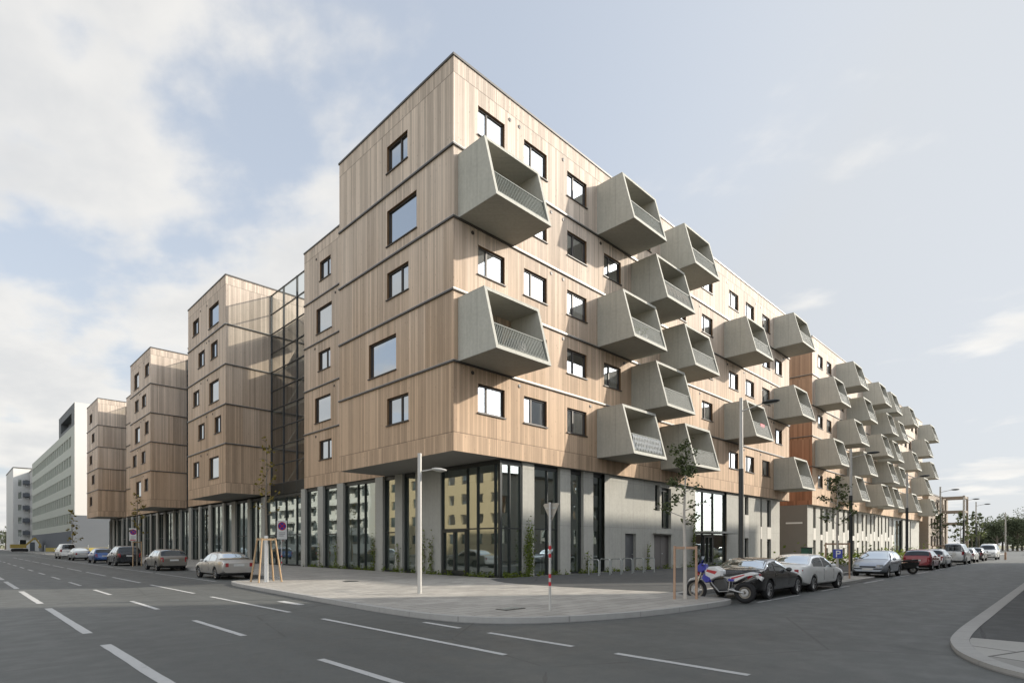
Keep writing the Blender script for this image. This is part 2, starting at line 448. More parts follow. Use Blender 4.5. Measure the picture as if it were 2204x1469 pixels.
def wall(mb, face, c, u0, u1, z0, z1, ops=(), depth=.2, mi=0, ri=1):
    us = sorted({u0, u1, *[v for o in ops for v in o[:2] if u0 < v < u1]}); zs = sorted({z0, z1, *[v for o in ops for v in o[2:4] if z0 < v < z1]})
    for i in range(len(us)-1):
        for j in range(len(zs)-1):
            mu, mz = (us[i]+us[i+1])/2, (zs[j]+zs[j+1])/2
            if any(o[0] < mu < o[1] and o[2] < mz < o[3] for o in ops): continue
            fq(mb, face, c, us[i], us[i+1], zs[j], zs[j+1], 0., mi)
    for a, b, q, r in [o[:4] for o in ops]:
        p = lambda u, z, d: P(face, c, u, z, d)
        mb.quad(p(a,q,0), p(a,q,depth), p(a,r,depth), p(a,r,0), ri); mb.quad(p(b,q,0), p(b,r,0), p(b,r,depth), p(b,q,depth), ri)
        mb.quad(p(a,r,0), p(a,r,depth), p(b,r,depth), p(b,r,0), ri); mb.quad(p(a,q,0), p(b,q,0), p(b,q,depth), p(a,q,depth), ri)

_wc = {}
def window(parent, face, c, ua, ub, za, zb, kind='two', gi=0):
    w, h = round(ub-ua, 2), round(zb-za, 2)
    key = (w, h, kind)
    if key not in _wc:
        m = MB(); t = .085
        m.box(0,t,.10,.2,0,h).box(w-t,w,.10,.2,0,h).box(t,w-t,.10,.2,0,t).box(t,w-t,.10,.2,h-t,h)
        if kind == 'two': m.box(w*.36-.05,w*.36+.05,.11,.2,t,h-t)
        if kind == 'twor': m.box(w*.62-.05,w*.62+.05,.11,.2,t,h-t)
        s = MB(); s.box(-.05,w+.05,-.07,-.003,-.05,.0).box(.003,w-.003,-.003,.10,.002,.022)
        a0, a1, b0_, b1_ = t*.9, w-t*.9, t*.9, h-t*.9
        def pq(parts):
            q = MB()
            for ua_, ub_, va_, vb_, mi in parts:
                p_ = lambda u_, v_: (a0+(a1-a0)*u_, .16, b0_+(b1_-b0_)*v_)
                q.quad(p_(ua_,va_), p_(ub_,va_), p_(ub_,vb_), p_(ua_,vb_), mi)
            return q.mesh('pane', GLASS_WIN)
        _wc[key] = (m.mesh('window', FRAME), s.mesh('sill', FRAME), [pq([(0,1,0,1,0)]), pq([(0,1,0,1,1)]), pq([(0,1,0,1,2)]),
            pq([(0,1,0,.55,0),(0,1,.55,1,1)]), pq([(0,.22,0,1,2),(.22,.8,0,1,0),(.8,1,0,1,2)]), pq([(0,1,0,.3,0),(0,1,.3,1,1)]), pq([(0,.36,0,1,0),(.36,1,0,1,2)])])
    fr, si, pn = _wc[key]
    rz = 0 if face == 'y-' else R(-90)
    loc = (ua, c, za) if face == 'y-' else (c, ub, za)
    o = place('window', fr, parent, loc, rz)
    link('sill', si, o); link('pane', pn[gi], o)
    return o
_vent = MB().lathe([(.001,-.03),(.075,-.03),(.09,-.028),(.09,.0)], n=12).mesh('vent', FRAME)
def vent(parent, face, c, u, z):
    place('vent', _vent, parent, (u, c, z) if face == 'y-' else (c, u, z), 0 if face == 'y-' else R(-90))

def shop_window(parent, face, c, ua, ub, z0, z1, mulls=(), trans=(), door=None, glass=None, name='shop_window'):
    m = MB(); t = .055
    for u in (ua, ub-t): fbox(m, face, c, u, u+t, z0, z1, 0, .14)
    for u in mulls: fbox(m, face, c, u-t/2, u+t/2, z0, z1-.22, .003, .14)
    fbox(m, face, c, ua+t, ub-t, z1-.22, z1, .0, .14); fbox(m, face, c, ua+t, ub-t, z0, z0+.09, .0, .14)
    edges = [ua+t] + [x for u in sorted(mulls) for x in (u-t/2, u+t/2)] + [ub-t]
    for z in trans:
        for i in range(0, len(edges), 2): fbox(m, face, c, edges[i], edges[i+1], z-.035, z+.035, .006, .12)
    o = part(m, name, FRAME_METAL, parent)
    q = MB(); fq(q, face, c, ua+t*.5, ub-t*.5, z0+.05, z1-.05, .09); qo = q.build('pane', glass or GLASS_SHOP, o)
    if door:
        d0, d1, dz = door; dm = MB()
        for u in (d0, d1-.1): fbox(dm, face, c, u, u+.1, z0+.09, dz, -.02, .08)
        fbox(dm, face, c, d0+.1, d1-.1, dz-.14, dz, -.02, .08); fbox(dm, face, c, d0+.1, d1-.1, z0+.09, z0+.28, -.02, .08)
        mid = (d0+d1)/2; fbox(dm, face, c, mid-.06, mid+.06, z0+.28, dz-.14, -.02, .08)
        dm.build('door', FRAME_METAL, o)
    return o

# a concrete balcony box, origin at its lower left back corner on the wall
BW, BD, BT, BH = 3.55, 2.55, 1.76, 2.9
def front(z): return -(BD + (BT-BD)*z/BH)
def balcony_proto():
    m = MB(); t = .15; ft = .19; ct = .16
    def slab(x0, x1, za, zb):
        v = [(x0,0,za),(x1,0,za),(x1,front(za),za),(x0,front(za),za),(x0,0,zb),(x1,0,zb),(x1,front(zb),zb),(x0,front(zb),zb)]
        m.add(v, [(0,1,2,3),(7,6,5,4),(3,2,6,7),(0,4,5,1),(1,5,6,2),(0,3,7,4)])
    slab(0, BW, 0, ft); slab(0, BW, BH-ct, BH); slab(0, t, ft, BH-ct); slab(BW-t, BW, ft, BH-ct)
    b = m.mesh('balcony', CONC)
    r = MB(); zt = 1.22
    off = .07
    y0 = front(ft)+off; y1 = front(zt)+off
    r.bar((t,y1,zt),(BW-t,y1,zt),.05,.05); r.bar((t,y0,ft+.06),(BW-t,y0,ft+.06),.04,.03)
    n = 30
    for i in range(n):
        x = t+.05+(BW-2*t-.1)*i/(n-1)
        r.bar((x,y0,ft+.06),(x,y1,zt-.02),.045,.012)
    rl = r.mesh('railing', RAIL_GREEN)
    d = MB(); x0, x1, zz = 1.15, 2.75, 2.35
    for a in (x0, x1-.09, (x0+x1)/2-.05): d.box(a,a+.09,-.05,-.003,ft,zz)
    d.box(x0+.09,x1-.09,-.045,-.003,zz-.09,zz)
    dm = d.mesh('balcony_door', FRAME)
    p = MB().quad((x0+.05,-.025,ft),(x1-.05,-.025,ft),(x1-.05,-.025,zz-.05),(x0+.05,-.025,zz-.05)).mesh('balcony_door', [GLASS_WIN[0]])
    d.quad((x0+.05,-.025,ft),(x1-.05,-.025,ft),(x1-.05,-.025,zz-.05),(x0+.05,-.025,zz-.05),1)
    return b, rl, d.mesh('balcony_door', [FRAME, GLASS_WIN[0]])
_bal = balcony_proto()
def balcony(parent, x, k, y=19.98, label=None):
    o = place('balcony', _bal[0], parent, (x, y, BASE[k]+.0))
    link('railing', _bal[1], o); link('balcony_door', _bal[2], o)
    if label: o['label'] = label
    return o

def volume(parent, X0, X1, Y0, Y1, ops=None, faces=('x-','y-','y+','x+'), wood=None, top=LN[-1], soffit=True, roof=True, flash=('x-','y-')):
    """five boarded storeys of one block: a part per storey, zinc flashing per storey line, coping, soffit"""
    ops = ops or {}; wood = wood or {}
    for k in range(5):
        m = MB(); z0, z1 = LN[k], LN[k+1]
        for f in faces:
            c = {'x-':X0,'x+':X1,'y-':Y0,'y+':Y1}[f]; u = (Y0,Y1) if f[0] == 'x' else (X0,X1)
            o = [q for q in ops.get(f, []) if z0 < (q[2]+q[3])/2 < z1]
            wall(m, f, c, u[0], u[1], z0, z1, o, .2, 2 if f in wood else 0, 1)
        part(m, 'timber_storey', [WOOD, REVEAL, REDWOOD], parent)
    e = .085
    fx0 = X0-e if 'x-' in flash else X0; fy0 = Y0-e if 'y-' in flash else Y0; fy1 = Y1+e if 'y+' in flash else Y1
    for k in range(1, 5):
        z = LN[k]; m = MB()
        if 'x-' in flash:
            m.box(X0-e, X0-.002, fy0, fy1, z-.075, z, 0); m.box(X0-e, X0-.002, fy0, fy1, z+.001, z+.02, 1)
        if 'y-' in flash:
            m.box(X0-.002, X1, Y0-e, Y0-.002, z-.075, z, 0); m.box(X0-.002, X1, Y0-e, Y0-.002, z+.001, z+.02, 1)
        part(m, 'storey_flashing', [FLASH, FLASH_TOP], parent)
    if roof:
        m = MB(); m.quad((X0,Y0,top-.3),(X1,Y0,top-.3),(X1,Y1,top-.3),(X0,Y1,top-.3)); part(m, 'roof', ROOFING, parent)
        m = MB(); h = .1; q = .05; tk = .35
        m.box(X0-q,X1+q,Y0-q,Y0+tk,top,top+h); m.box(X0-q,X1+q,Y1-tk,Y1+q,top,top+h)
        m.box(X0-q,X0+tk,Y0+tk,Y1-tk,top,top+h); m.box(X1-tk,X1+q,Y0+tk,Y1-tk,top,top+h)
        part(m, 'roof_coping', FLASH, parent)
    if soffit:
        m = MB(); m.quad((X0,Y0,LN[0]),(X0,Y1,LN[0]),(X1,Y1,LN[0]),(X1,Y0,LN[0])); part(m, 'soffit', SOFFIT, parent)

# ------------------------------------------------------------------ near timber apartment house
X0, XB, Y0 = 16.24, 19.36, 19.98        # projecting street face, base plane, side-street face
XE = 58.4
GL = .14                                 # pavement level
b1 = thing('timber_apartment_building', 'large larch clad apartment building with its sharp corner towards the crossing', 'building', (36, 26, GL))
rng = random.Random(3)
opsR = []; winR = []
def addwin(lst, wl, ua, ub, za, zb, kind, gi=None):
    lst.append((ua, ub, za, zb)); wl.append((ua, ub, za, zb, kind, rng.choice((0,0,0,1,2,3,3,4,4,5,6)) if gi is None else gi))
WZ = (1.15, 2.52)
colsA = [17.72, 20.85, 24.3]
rows = {4: [17.72, 20.85, 24.3, 31.2, 40.2, 44.9, 48.15, 51.7], 2: [17.72, 20.85, 24.3, 31.2, 40.2, 44.9, 48.15, 51.7],
        0: [17.72, 20.85, 24.3, 31.2, 40.2, 44.9, 48.15, 51.7], 3: [20.85, 24.3, 27.75, 36.0, 40.2, 51.75, 54.75], 1: [20.85, 24.3, 27.75, 36.0, 40.2, 51.75, 54.75]}
for k, xs in rows.items():
    for x in xs:
        addwin(opsR, winR, x, x+1.75, BASE[k]+WZ[0], BASE[k]+WZ[1], 'two')
opsL = []; winL = []
def leftwin(pa, pb, k, plane, ops, wl, big=False, kind='twor', gi=0):
    a, b = on_x(pb, plane), on_x(pa, plane)
    z = (.6, 2.45) if big else (1.1, 2.5)
    addwin(ops, wl, a, b, BASE[k]+z[0], BASE[k]+z[1], 'one' if big else kind, gi)
for k, pa, pb, big in ((4,833,877,0),(3,833,896.5,1),(2,833,879,0),(1,794,852.5,1),(0,833,879,0)): leftwin(pa, pb, k, X0, opsL, winL, big)
opsB = []; winB = []
for k, pa, pb, big in ((4,688.5,711.7,0),(3,681,714,1),(2,685.5,711,0),(1,678,711.5,1),(0,687.5,713.7,0)): leftwin(pa, pb, k, XB, opsB, winB, big)
Y1 = 30.51; YB = 41.84; XR = 29.0
volume(b1, X0, XE, Y0, Y1, {'y-': opsR, 'x-': opsL})
volume(b1, XB, XR, Y1, YB, {'x-': opsB}, faces=('x-','y+','x+'), flash=('x-',))
for q in winR: window(b1, 'y-', Y0, *q)
for q in winL: window(b1, 'x-', X0, *q)
for q in winB: window(b1, 'x-', XB, *q)
for i, q in enumerate(winR): vent(b1, 'y-', Y0, q[0]-.35 if i % 3 else q[1]+.35, q[3]+.42)
for i, q in enumerate(winB): vent(b1, 'x-', XB, q[1]+.55 if i % 2 == 0 else q[0]-.55, q[3]+.4)
towers = [(49.54, 59.77, [(4,415.3,428,0),(4,449.6,470.7,1),(3,427,440.5,0),(3,454,468.2,0),(2,416,429,0),(2,450.5,470.7,1),(1,427,440.5,0),(1,462,475.8,0),(0,416,429,0),(0,450.5,470.7,1)]),
          (73.8, 83.6, [(4,289,299,1),(4,312,321,0),(3,290.5,298.5,0),(3,305.5,314.5,0),(2,290.5,301,1),(2,312,320,0),(1,286,294,0),(1,304.5,313,0),(0,293,303.6,1),(0,311,319,0)]),
          (105.1, 114.5, [(4,193,198.6,0),(3,197.5,203.6,0),(2,193,198.6,0),(1,197.5,203.6,0),(0,193,198.6,0)])]
for ya, yb, ws in towers:
    ops = []; wl = []
    for k, pa, pb, big in ws: leftwin(pa, pb, k, X0, ops, wl, big)
    volume(b1, X0, XR, ya, yb, {'x-': ops}, flash=('x-','y-'))
    for q in wl: window(b1, 'x-', X0, *q)
    for i, q in enumerate(wl): vent(b1, 'x-', X0, q[1]+.5 if i % 2 else q[0]-.5, q[3]+.4)
volume(b1, XB, XR, 59.77, 71.3, faces=('x-','y+','x+'), flash=('x-',))
volume(b1, XB, XR, 83.6, 102.4, faces=('x-','y+','x+'), flash=('x-',))
# glazed stair wells between the blocks
for sa, sb, nm in ((YB, 49.54, 3), (71.3, 73.8, 1), (102.4, 105.1, 1)):
    xs = 19.88
    st = MB(); t = .06
    for i in range(nm+1):
        u = sa + (sb-sa)*i/nm; u = min(max(u, sa+t), sb-t)
        st.box(xs, xs+.16, u-t/2, u+t/2, LN[0], 23.4)
    for k, z in enumerate([LN[0]+.9, 8.6, LN[1], 11.7, LN[2], 15.0, LN[3], 18.3, LN[4], 21.7, 23.34]):
        st.box(xs+.005, xs+.10, sa+.01, sb-.01, z-.03, z+.03)
    so_ = part(st, 'stair_glazing', FRAME_STAIR, b1)
    pq = MB(); fq(pq, 'x-', xs, sa+.02, sb-.02, LN[0]+.9, 23.4, .08); pq.build('pane', GLASS_STAIR, so_)
    sp = MB(); sp.box(xs+.02, xs+.2, sa, sb, LN[0]-.15, LN[0]+.86); part(sp, 'stair_apron', FRAME_METAL, b1)
    fl = MB()
    for k in range(5):
        z = LN[k] if k else LN[0]+.65
        fl.box(xs+.2, 23.2, sa+.01, sb-.01, z-.28, z)
        if k and sb-sa > 4:
            fl.add([(20.6,sa+1.2,z-.1),(22.0,sa+1.2,z-.1),(22.0,sb-1.2,z-3.2),(20.6,sb-1.2,z-3.2),(20.6,sa+1.2,z-.35),(22.0,sa+1.2,z-.35),(22.0,sb-1.2,z-3.4),(20.6,sb-1.2,z-3.4)],
                   [(0,1,2,3),(7,6,5,4),(0,3,7,4),(1,5,6,2)])
    part(fl, 'stair_landing', CONC_COL, b1)
    bk = MB(); bk.box(24.3, 24.5, sa+.01, sb-.01, LN[0], 19.0); part(bk, 'stair_back_wall', CONC_PALE, b1)
# roof lights standing above the second block
for xx, yy, hh in ((18.3, 52.4, 1.8), (22.2, 55.4, 2.2)):
    m = MB(); v = [(xx-.7,yy,23.6),(xx+.8,yy,23.6),(xx+.8,yy+1.4,23.6),(xx-.7,yy+1.4,23.6),(xx-.2,yy,23.6+hh),(xx-.2,yy+1.4,23.6+hh)]
    m.add(v, [(0,1,4),(3,5,2),(0,4,5,3),(1,2,5,4)]); part(m, 'roof_light', RAIL, b1)
# balconies on the side-street face
bal1 = [(16.5,3),(16.5,1),(27.05,4),(34.2,4),(30.67,3),(27.1,2),(34.2,2),(30.67,1),(27.05,0),(34.25,0),(44.0,3),(44.0,1),(54.4,4),(54.4,2),(54.4,0)]
bo = {}
for x, k in bal1: bo[(round(x), k)] = balcony(b1, x, k)
# ground floor of the near house, main street side
g1 = MB()
cl = [(647.6,656.5),(683.5,695),(725,738.5),(807.5,823.5),(850,865.5),(894,948.5)]
edges = []
for pa, pb in cl:
    a, b = on_x(pb, XB), on_x(pa, XB)
    m = MB(); m.box(XB+.0, XB+.5, a, b, 0, LN[0]-.01); part(m, 'concrete_column', CONC_COL, b1); edges.append((a, b))
ed = sorted(edges)
for i in range(len(ed)-1):
    a, b = ed[i][1], ed[i+1][0]
    mu = [a+(b-a)*.38, a+(b-a)*.60] if b-a > 3.5 else ([a+(b-a)*.55] if b-a > 2.2 else [])
    shop_window(b1, 'x-', XB+.16, a+.01, b-.01, GL, LN[0]-.02, mu, [2.55] if i % 2 else [])
ya = 20.22; yd = ed[0][0]
dpa, dpb = on_x(1003, XB), on_x(951, XB)
shop_window(b1, 'x-', XB+.05, ya+.02, yd-.02, GL, LN[0]-.02, [on_x(1062.5, XB), on_x(1025, XB), dpa], [2.62], (dpa+.06, yd-.1, 2.6))
# further along the main street
yy = ed[-1][1]; i = 0
shop_window(b1, 'x-', XB+.16, yy+.01, 49.5, GL, LN[0]-.18, [43.6, 45.6, 47.6], [2.6])
yy = 49.5
while yy < 113.5:
    wdt = (.75, .55, 1.0, .55)[i % 4]; gp = (2.6, 3.1, 2.0, 3.5, 2.7)[i % 5]
    m = MB(); m.box(XB, XB+.5, yy, yy+wdt, 0, LN[0]-.16); part(m, 'concrete_column', CONC_COL, b1)
    shop_window(b1, 'x-', XB+.16, yy+wdt+.01, yy+wdt+gp-.01, GL, LN[0]-.18, [yy+wdt+gp*.5] if gp > 2 else [], [2.6] if i % 2 else [])
    yy += wdt+gp; i += 1
# side-street ground floor
YG = 20.22
segs = [('g',1081.5,1124,[1099.7],[2.62]),('c',1125,1150),('g',1151,1205.5,[1184],[2.62]),('c',1206,1228),('g',1228.7,1255.5,[],[]),('c',1256.2,1277),('g',1277.7,1301,[],[])]
for s in segs:
    a, b = on_y(s[1], YG), on_y(s[2], YG)
    if s[0] == 'c':
        m = MB(); m.box(a, b, YG, YG+.5, 0, LN[0]-.01); part(m, 'concrete_column', CONC_PALE, b1)
    else:
        if s[1] < 1090: a = XB+.06
        shop_window(b1, 'y-', YG+.05 if s[1] < 1090 else YG+.18, a, b-.01, GL, LN[0]-.02, [on_y(q, YG) for q in s[3]], s[4])
wa, wb = on_y(1301.5, YG), on_y(1497, YG)
door1 = (on_y(1345.5, YG), on_y(1369, YG), GL, 2.5); up1 = (on_y(1410, YG), on_y(1420, YG), 4.1, 5.85)
rec = (on_y(1424, YG), on_y(1444.5, YG), 2.9, 5.7); door2 = (on_y(1408, YG), on_y(1444.5, YG), GL, 2.42)
m = MB(); wall(m, 'y-', YG, wa, wb, 0, LN[0]-.01, [door1, up1, rec, door2], .3, 0, 0); part(m, 'concrete_wall', CONC_PALE, b1)
m = MB(); fbox(m, 'y-', YG, door1[0]+.02, door1[1]-.02, GL, 2.48, .2, .28)
o = part(m, 'steel_door', m_simple('grey_door', (.10,.105,.11), .45, .2), b1)
hm = MB(); fbox(hm, 'y-', YG, door1[1]-.25, door1[1]-.10, 1.15, 1.2, .14, .18); hm.build('handle', RAIL, o)
m = MB(); fbox(m, 'y-', YG, door2[0]+.02, door2[1]-.02, GL, 2.4, .2, .28); mid = (door2[0]+door2[1])/2; fbox(m, 'y-', YG, mid-.02, mid+.02, GL, 2.4, .185, .2)
o = part(m, 'service_gate', m_simple('brown_grey_gate', (.12,.11,.105), .5, .2), b1)
hm = MB(); fbox(hm, 'y-', YG, mid+.1, mid+.25, 1.15, 1.2, .14, .18); hm.build('handle', RAIL, o)
m = MB(); fbox(m, 'y-', YG, door2[0]-.15, door2[1]+.1, 2.52, 2.62, -.25, 0); part(m, 'door_lintel', CONC_PALE, b1)
shop_window(b1, 'y-', YG+.2, up1[0], up1[1], up1[2], up1[3]); shop_window(b1, 'y-', YG+.2, rec[0], rec[1], rec[2], rec[3], [(rec[0]+rec[1])/2])
ga, gb = on_y(1498, YG), on_y(1564, YG)
shop_window(b1, 'y-', YG+.1, ga, gb, GL, LN[0]-.02, [on_y(1516, YG), on_y(1538, YG)], [2.55], (on_y(1518, YG), on_y(1536, YG), 2.5))
m = MB(); fbox(m, 'y-', YG, ga, gb+.3, 2.66, 2.8, -1.2, .05); part(m, 'entrance_canopy', CONC_PALE, b1)
ee = on_y(1678, YG)
slit = lambda pa, pb, z0, z1: (on_y(pa, YG), on_y(pb, YG), z0, z1)
sl = [slit(1603,1611,4.35,5.9), slit(1603,1611,GL+.1,2.35), slit(1636.5,1640,3.4,5.9), slit(1636.5,1640,GL+.1,2.3), slit(1651,1659.5,3.4,5.9), slit(1651,1659.5,GL+.1,2.3)]
m = MB(); wall(m, 'y-', YG, gb, ee, 0, LN[0]-.01, sl, .3, 0, 0); m.quad((ee,YG,0),(ee,YG+10,0),(ee,YG+10,LN[0]),(ee,YG,LN[0]))
part(m, 'concrete_wall', CONC_PALE, b1)
for q in sl: shop_window(b1, 'y-', YG+.2, *q)
def spandrels(par, c, sl):
    by = {}
    for q in sl: by.setdefault(q[0], []).append(q)
    for k, v in by.items():
        if len(v) == 2:
            v.sort(key=lambda q: q[2]); m = MB(); fbox(m, 'y-', c, v[0][0], v[0][1], v[0][3], v[1][2], -.02, -.003); part(m, 'spandrel_panel', SPAN, par)
SPAN = m_simple('white_spandrel', (.50,.485,.44), .8, var=.08)
spandrels(b1, YG, sl)
# ground-floor room seen through the panes
m = MB(); zc = LN[0]-.12
m.quad((XB+.2,YG+.3,GL+.02),(56,YG+.3,GL+.02),(56,29,GL+.02),(XB+.2,29,GL+.02),1); m.quad((XB+.2,29,GL+.02),(28,29,GL+.02),(28,114,GL+.02),(XB+.2,114,GL+.02),1)
m.quad((24.6,25.6,GL),(24.6,114,GL),(24.6,114,zc),(24.6,25.6,zc)); m.quad((24.6,25.6,GL),(56,25.6,GL),(56,25.6,zc),(24.6,25.6,zc)); m.quad((32,YG+.5,GL),(32,29,GL),(32,29,zc),(32,YG+.5,zc))
m.quad((XB+.2,YG+.3,zc),(XB+.2,114,zc),(28,114,zc),(28,YG+.3,zc)); m.quad((28,YG+.3,zc),(28,29,zc),(56,29,zc),(56,YG+.3,zc))
m.quad((XB,114.4,0),(28,114.4,0),(28,114.4,LN[0]),(XB,114.4,LN[0]))
for q in ((22.5, 23.2), (22.5, 34.), (22.5, 46.), (22.5, 60.), (22.5, 76.), (22.5, 92.), (28.5, 22.6), (38., 22.6)): m.box(q[0],q[0]+.5,q[1],q[1]+.5,GL,zc,1)
part(m, 'ground_floor_interior', [DARKROOM, ROOMFLOOR], b1)

# ------------------------------------------------------------------ second timber house beyond the passage
X2, X2E = 65.2, 125.6
b2 = thing('timber_apartment_building', 'larch clad apartment building with a red brown end wall beyond the nearer one', 'building', (95, 26, GL))
bal2 = [(66.2,3),(73.7,4),(78,3),(85.4,4),(92,4),(103.6,4),(122,4),(74,2),(89.5,3),(96.5,3),(116.5,3),(66.2,1),(86.6,2),(93,2),(106,2),(78,1),(121.8,2),(90,1),(97,1),(116,1),(74.3,0),(86.7,0),(93,0),(106,0),(121.6,0)]
ops2 = []; win2 = []
for k in range(5):
    for i in range(18):
        x = 67.0 + 3.25*i + (0 if k % 2 == 0 else 1.4)
        if k % 2 == 0 and i == 1: x = 70.1
        if any(kk == k and bx-2.2 < x < bx+BW+.3 for bx, kk in bal2) or x > 123: continue
        addwin(ops2, win2, x, x+1.75, BASE[k]+WZ[0], BASE[k]+WZ[1], 'two')
volume(b2, X2, X2E, Y0, 32, {'y-': ops2}, wood=('x-',), flash=('x-','y-'))
for q in win2: window(b2, 'y-', Y0, *q)
for x, k in bal2: balcony(b2, x, k)
YH = 20.4; xa = 65.05
m = MB(); sl = []
for i in range(20):
    u = 66.9 + 2.15*i + (.25 if i % 2 else 0)
    if u > 107: break
    sl.append((u, u+.85, (3.6,2.9,3.3)[i % 3], 5.9)); sl.append((u, u+.85, GL+.1, (2.3,2.3,1.4)[i % 3]))
gx = (on_y(1925, YH), on_y(1943, YH))
sl = [q for q in sl if q[1] < gx[0]-.2]
sl.append((gx[0], gx[1], GL, 5.9))
for u in (gx[1]+2, gx[1]+5.5): sl.append((u, u+.9, GL+.1, 5.9))
wall(m, 'y-', YH, xa, X2E-.4, 0, LN[0]-.01, sl, .3, 0, 0); part(m, 'concrete_wall', CONC_PALE, b2)
for q in sl: shop_window(b2, 'y-', YH+.2, *q)
spandrels(b2, YH, sl)
m = MB(); m.quad((xa,YH,0),(xa,31,0),(xa,31,LN[0]),(xa,YH,LN[0])); m.quad((X2E-.4,YH,0),(X2E-.4,31,0),(X2E-.4,31,LN[0]),(X2E-.4,YH,LN[0])); m.box(66,125,30.6,31,0,LN[0]-.02)
part(m, 'rendered_end_wall', GREYWALL, b2)
m = MB(); fbox(m, 'x-', xa, 20.9, 22.6, 4.05, 4.22, -.03, -.002); part(m, 'light_strip', WHITE, b2)

# ------------------------------------------------------------------ ground, roads, pavements
m = MB(); m.quad((-1500,-1500,-.05),(1500,-1500,-.05),(1500,1500,-.05),(-1500,1500,-.05))
struct('ground', m.build('ground', FIELD), 'dry grassy ground reaching to the horizon', 'ground')
m = MB(); m.quad((-13,-60,0),(12.4,-60,0),(12.4,420,0),(-13,420,0))
struct('main_road', m.build('main_road', ASPH), 'wide dark asphalt street with white lane dashes', 'road')
m = MB(); m.quad((12.4,-6,.0),(420,-6,.0),(420,22,.0),(12.4,22,.0))
struct('side_road', m.build('side_road', ASPH2), 'asphalt side street with parked cars along it', 'road')

def prism(mb, poly, z0, z1, mi=0):
    n = len(poly)
    mb.add([(x,y,z0) for x,y in poly] + [(x,y,z1) for x,y in poly], [tuple(range(n, 2*n))] + [(i,(i+1)%n,n+(i+1)%n,n+i) for i in range(n)], mi)
def smooth_poly(p, it=2, closed=False):
    for _ in range(it):
        q = [p[0]]
        for a, b in zip(p[:-1], p[1:]):
            q += [(a[0]*.75+b[0]*.25, a[1]*.75+b[1]*.25), (a[0]*.25+b[0]*.75, a[1]*.25+b[1]*.75)]
        q.append(p[-1]); p = q
    return p
def offset(p, d):
    r = []
    for i in range(len(p)):
        a = Vector((*p[max(0,i-1)],0)); b = Vector((*p[min(len(p)-1,i+1)],0)); t = (b-a).normalized()
        r.append((p[i][0]-t.y*d, p[i][1]+t.x*d))
    return r
def kerb(name, line, label, w=.18, z=GL, side=1):
    a = line; b = offset(line, w*side); m = MB()
    for i in range(len(a)-1):
        if side < 0:
            m.quad((*b[i],z+.004),(*b[i+1],z+.004),(*a[i+1],z+.004),(*a[i],z+.004))
            m.quad((*a[i],z+.004),(*a[i+1],z+.004),(*a[i+1],-.02),(*a[i],-.02))
        else:
            m.quad((*a[i],z+.004),(*a[i+1],z+.004),(*b[i+1],z+.004),(*b[i],z+.004))
            m.quad((*a[i],-.02),(*a[i+1],-.02),(*a[i+1],z+.004),(*a[i],z+.004))
    struct(name, m.build(name, KERB), label, 'kerb')

edge = [(11.95,300),(11.95,28.9)] + smooth_poly([(11.95,28.6),(11.9,28.0),(9.6,27.6),(8.85,26.8),(8.55,22),(8.2,16.4),(8.05,12.4),(8.2,10.4),(8.8,9.2),(9.9,8.4),(11.2,7.9),(12.5,7.55),(14.6,7.35),(16.6,7.3),(17.1,7.6),(17.2,9.3),(17.5,9.6)]) + \
       [(26.6,9.6)] + smooth_poly([(26.8,9.6),(27.0,9.4),(27.3,7.5),(27.6,7.3),(33.6,7.3),(33.9,7.5),(34.1,9.4),(34.4,9.6)],1) + [(57.5,9.6)] + smooth_poly([(57.6,9.6),(57.8,9.4),(58.,7.5),(58.3,7.3),(61.2,7.3),(61.4,7.5),(61.6,9.4),(61.9,9.6)],1) + [(140,9.6)]
m = MB(); poly = offset(edge,.05) + [(140,20.6),(19.2,20.6),(19.2,300)]
prism(m, poly, -.02, GL); struct('pavement', m.build('pavement', PAVE), 'light paved pavement wrapping the street corner', 'pavement')
kerb('kerb', edge, 'pale kerb along the corner pavement')
m = MB(); z = GL+.004
pl = smooth_poly([(18.6,20.1),(16.9,17.6),(17.3,12.5),(18.0,9.95)],2) + [(57,9.95),(57,20.1)]
m.add([(x,y,z) for x,y in pl],[tuple(range(len(pl)))]); struct('forecourt', m.build('forecourt', ASPH3), 'dark asphalt forecourt before the shop fronts', 'pavement')
edge2 = smooth_poly([(9.35,-40),(9.4,-3),(9.6,-.5),(10.2,.6),(11.0,1.15),(12,1.5),(13.6,1.74),(20,1.7),(300,1.6)],3)
m = MB(); prism(m, offset(edge2,-.05)[::-1] + [(9.45,-40.1),(300,-40.1)], -.02, .07)
struct('pavement', m.build('pavement', ASPH3), 'asphalt pavement across the side street', 'pavement')
kerb('kerb', edge2, 'pale rounded kerb at the far right corner', .27, z=.075, side=-1)
m = MB(); i2 = offset(edge2, -.275); sl_ = [p for p in i2 if p[0] < 13.45 and p[1] > -8]
m.add([(x,y,.075) for x,y in sl_] + [(13.45, sl_[-1][1], .075), (13.6,-8,.075)], [tuple(range(len(sl_)+2))])
struct('corner_slabs', m.build('corner_slabs', SLAB), 'large pale slabs inside the rounded kerb', 'pavement')
m = MB(); 
for y0_, y1_ in ((-60,420),): m.quad((-18,y0_,GL),(-13,y0_,GL),(-13,y1_,GL),(-18,y1_,GL)); m.quad((-13,y0_,GL),(-13,y0_,-.02),(-13,y1_,-.02),(-13,y1_,GL))
struct('pavement', m.build('pavement', PAVE_GREY), 'grey pavement on the far side of the main street', 'pavement')

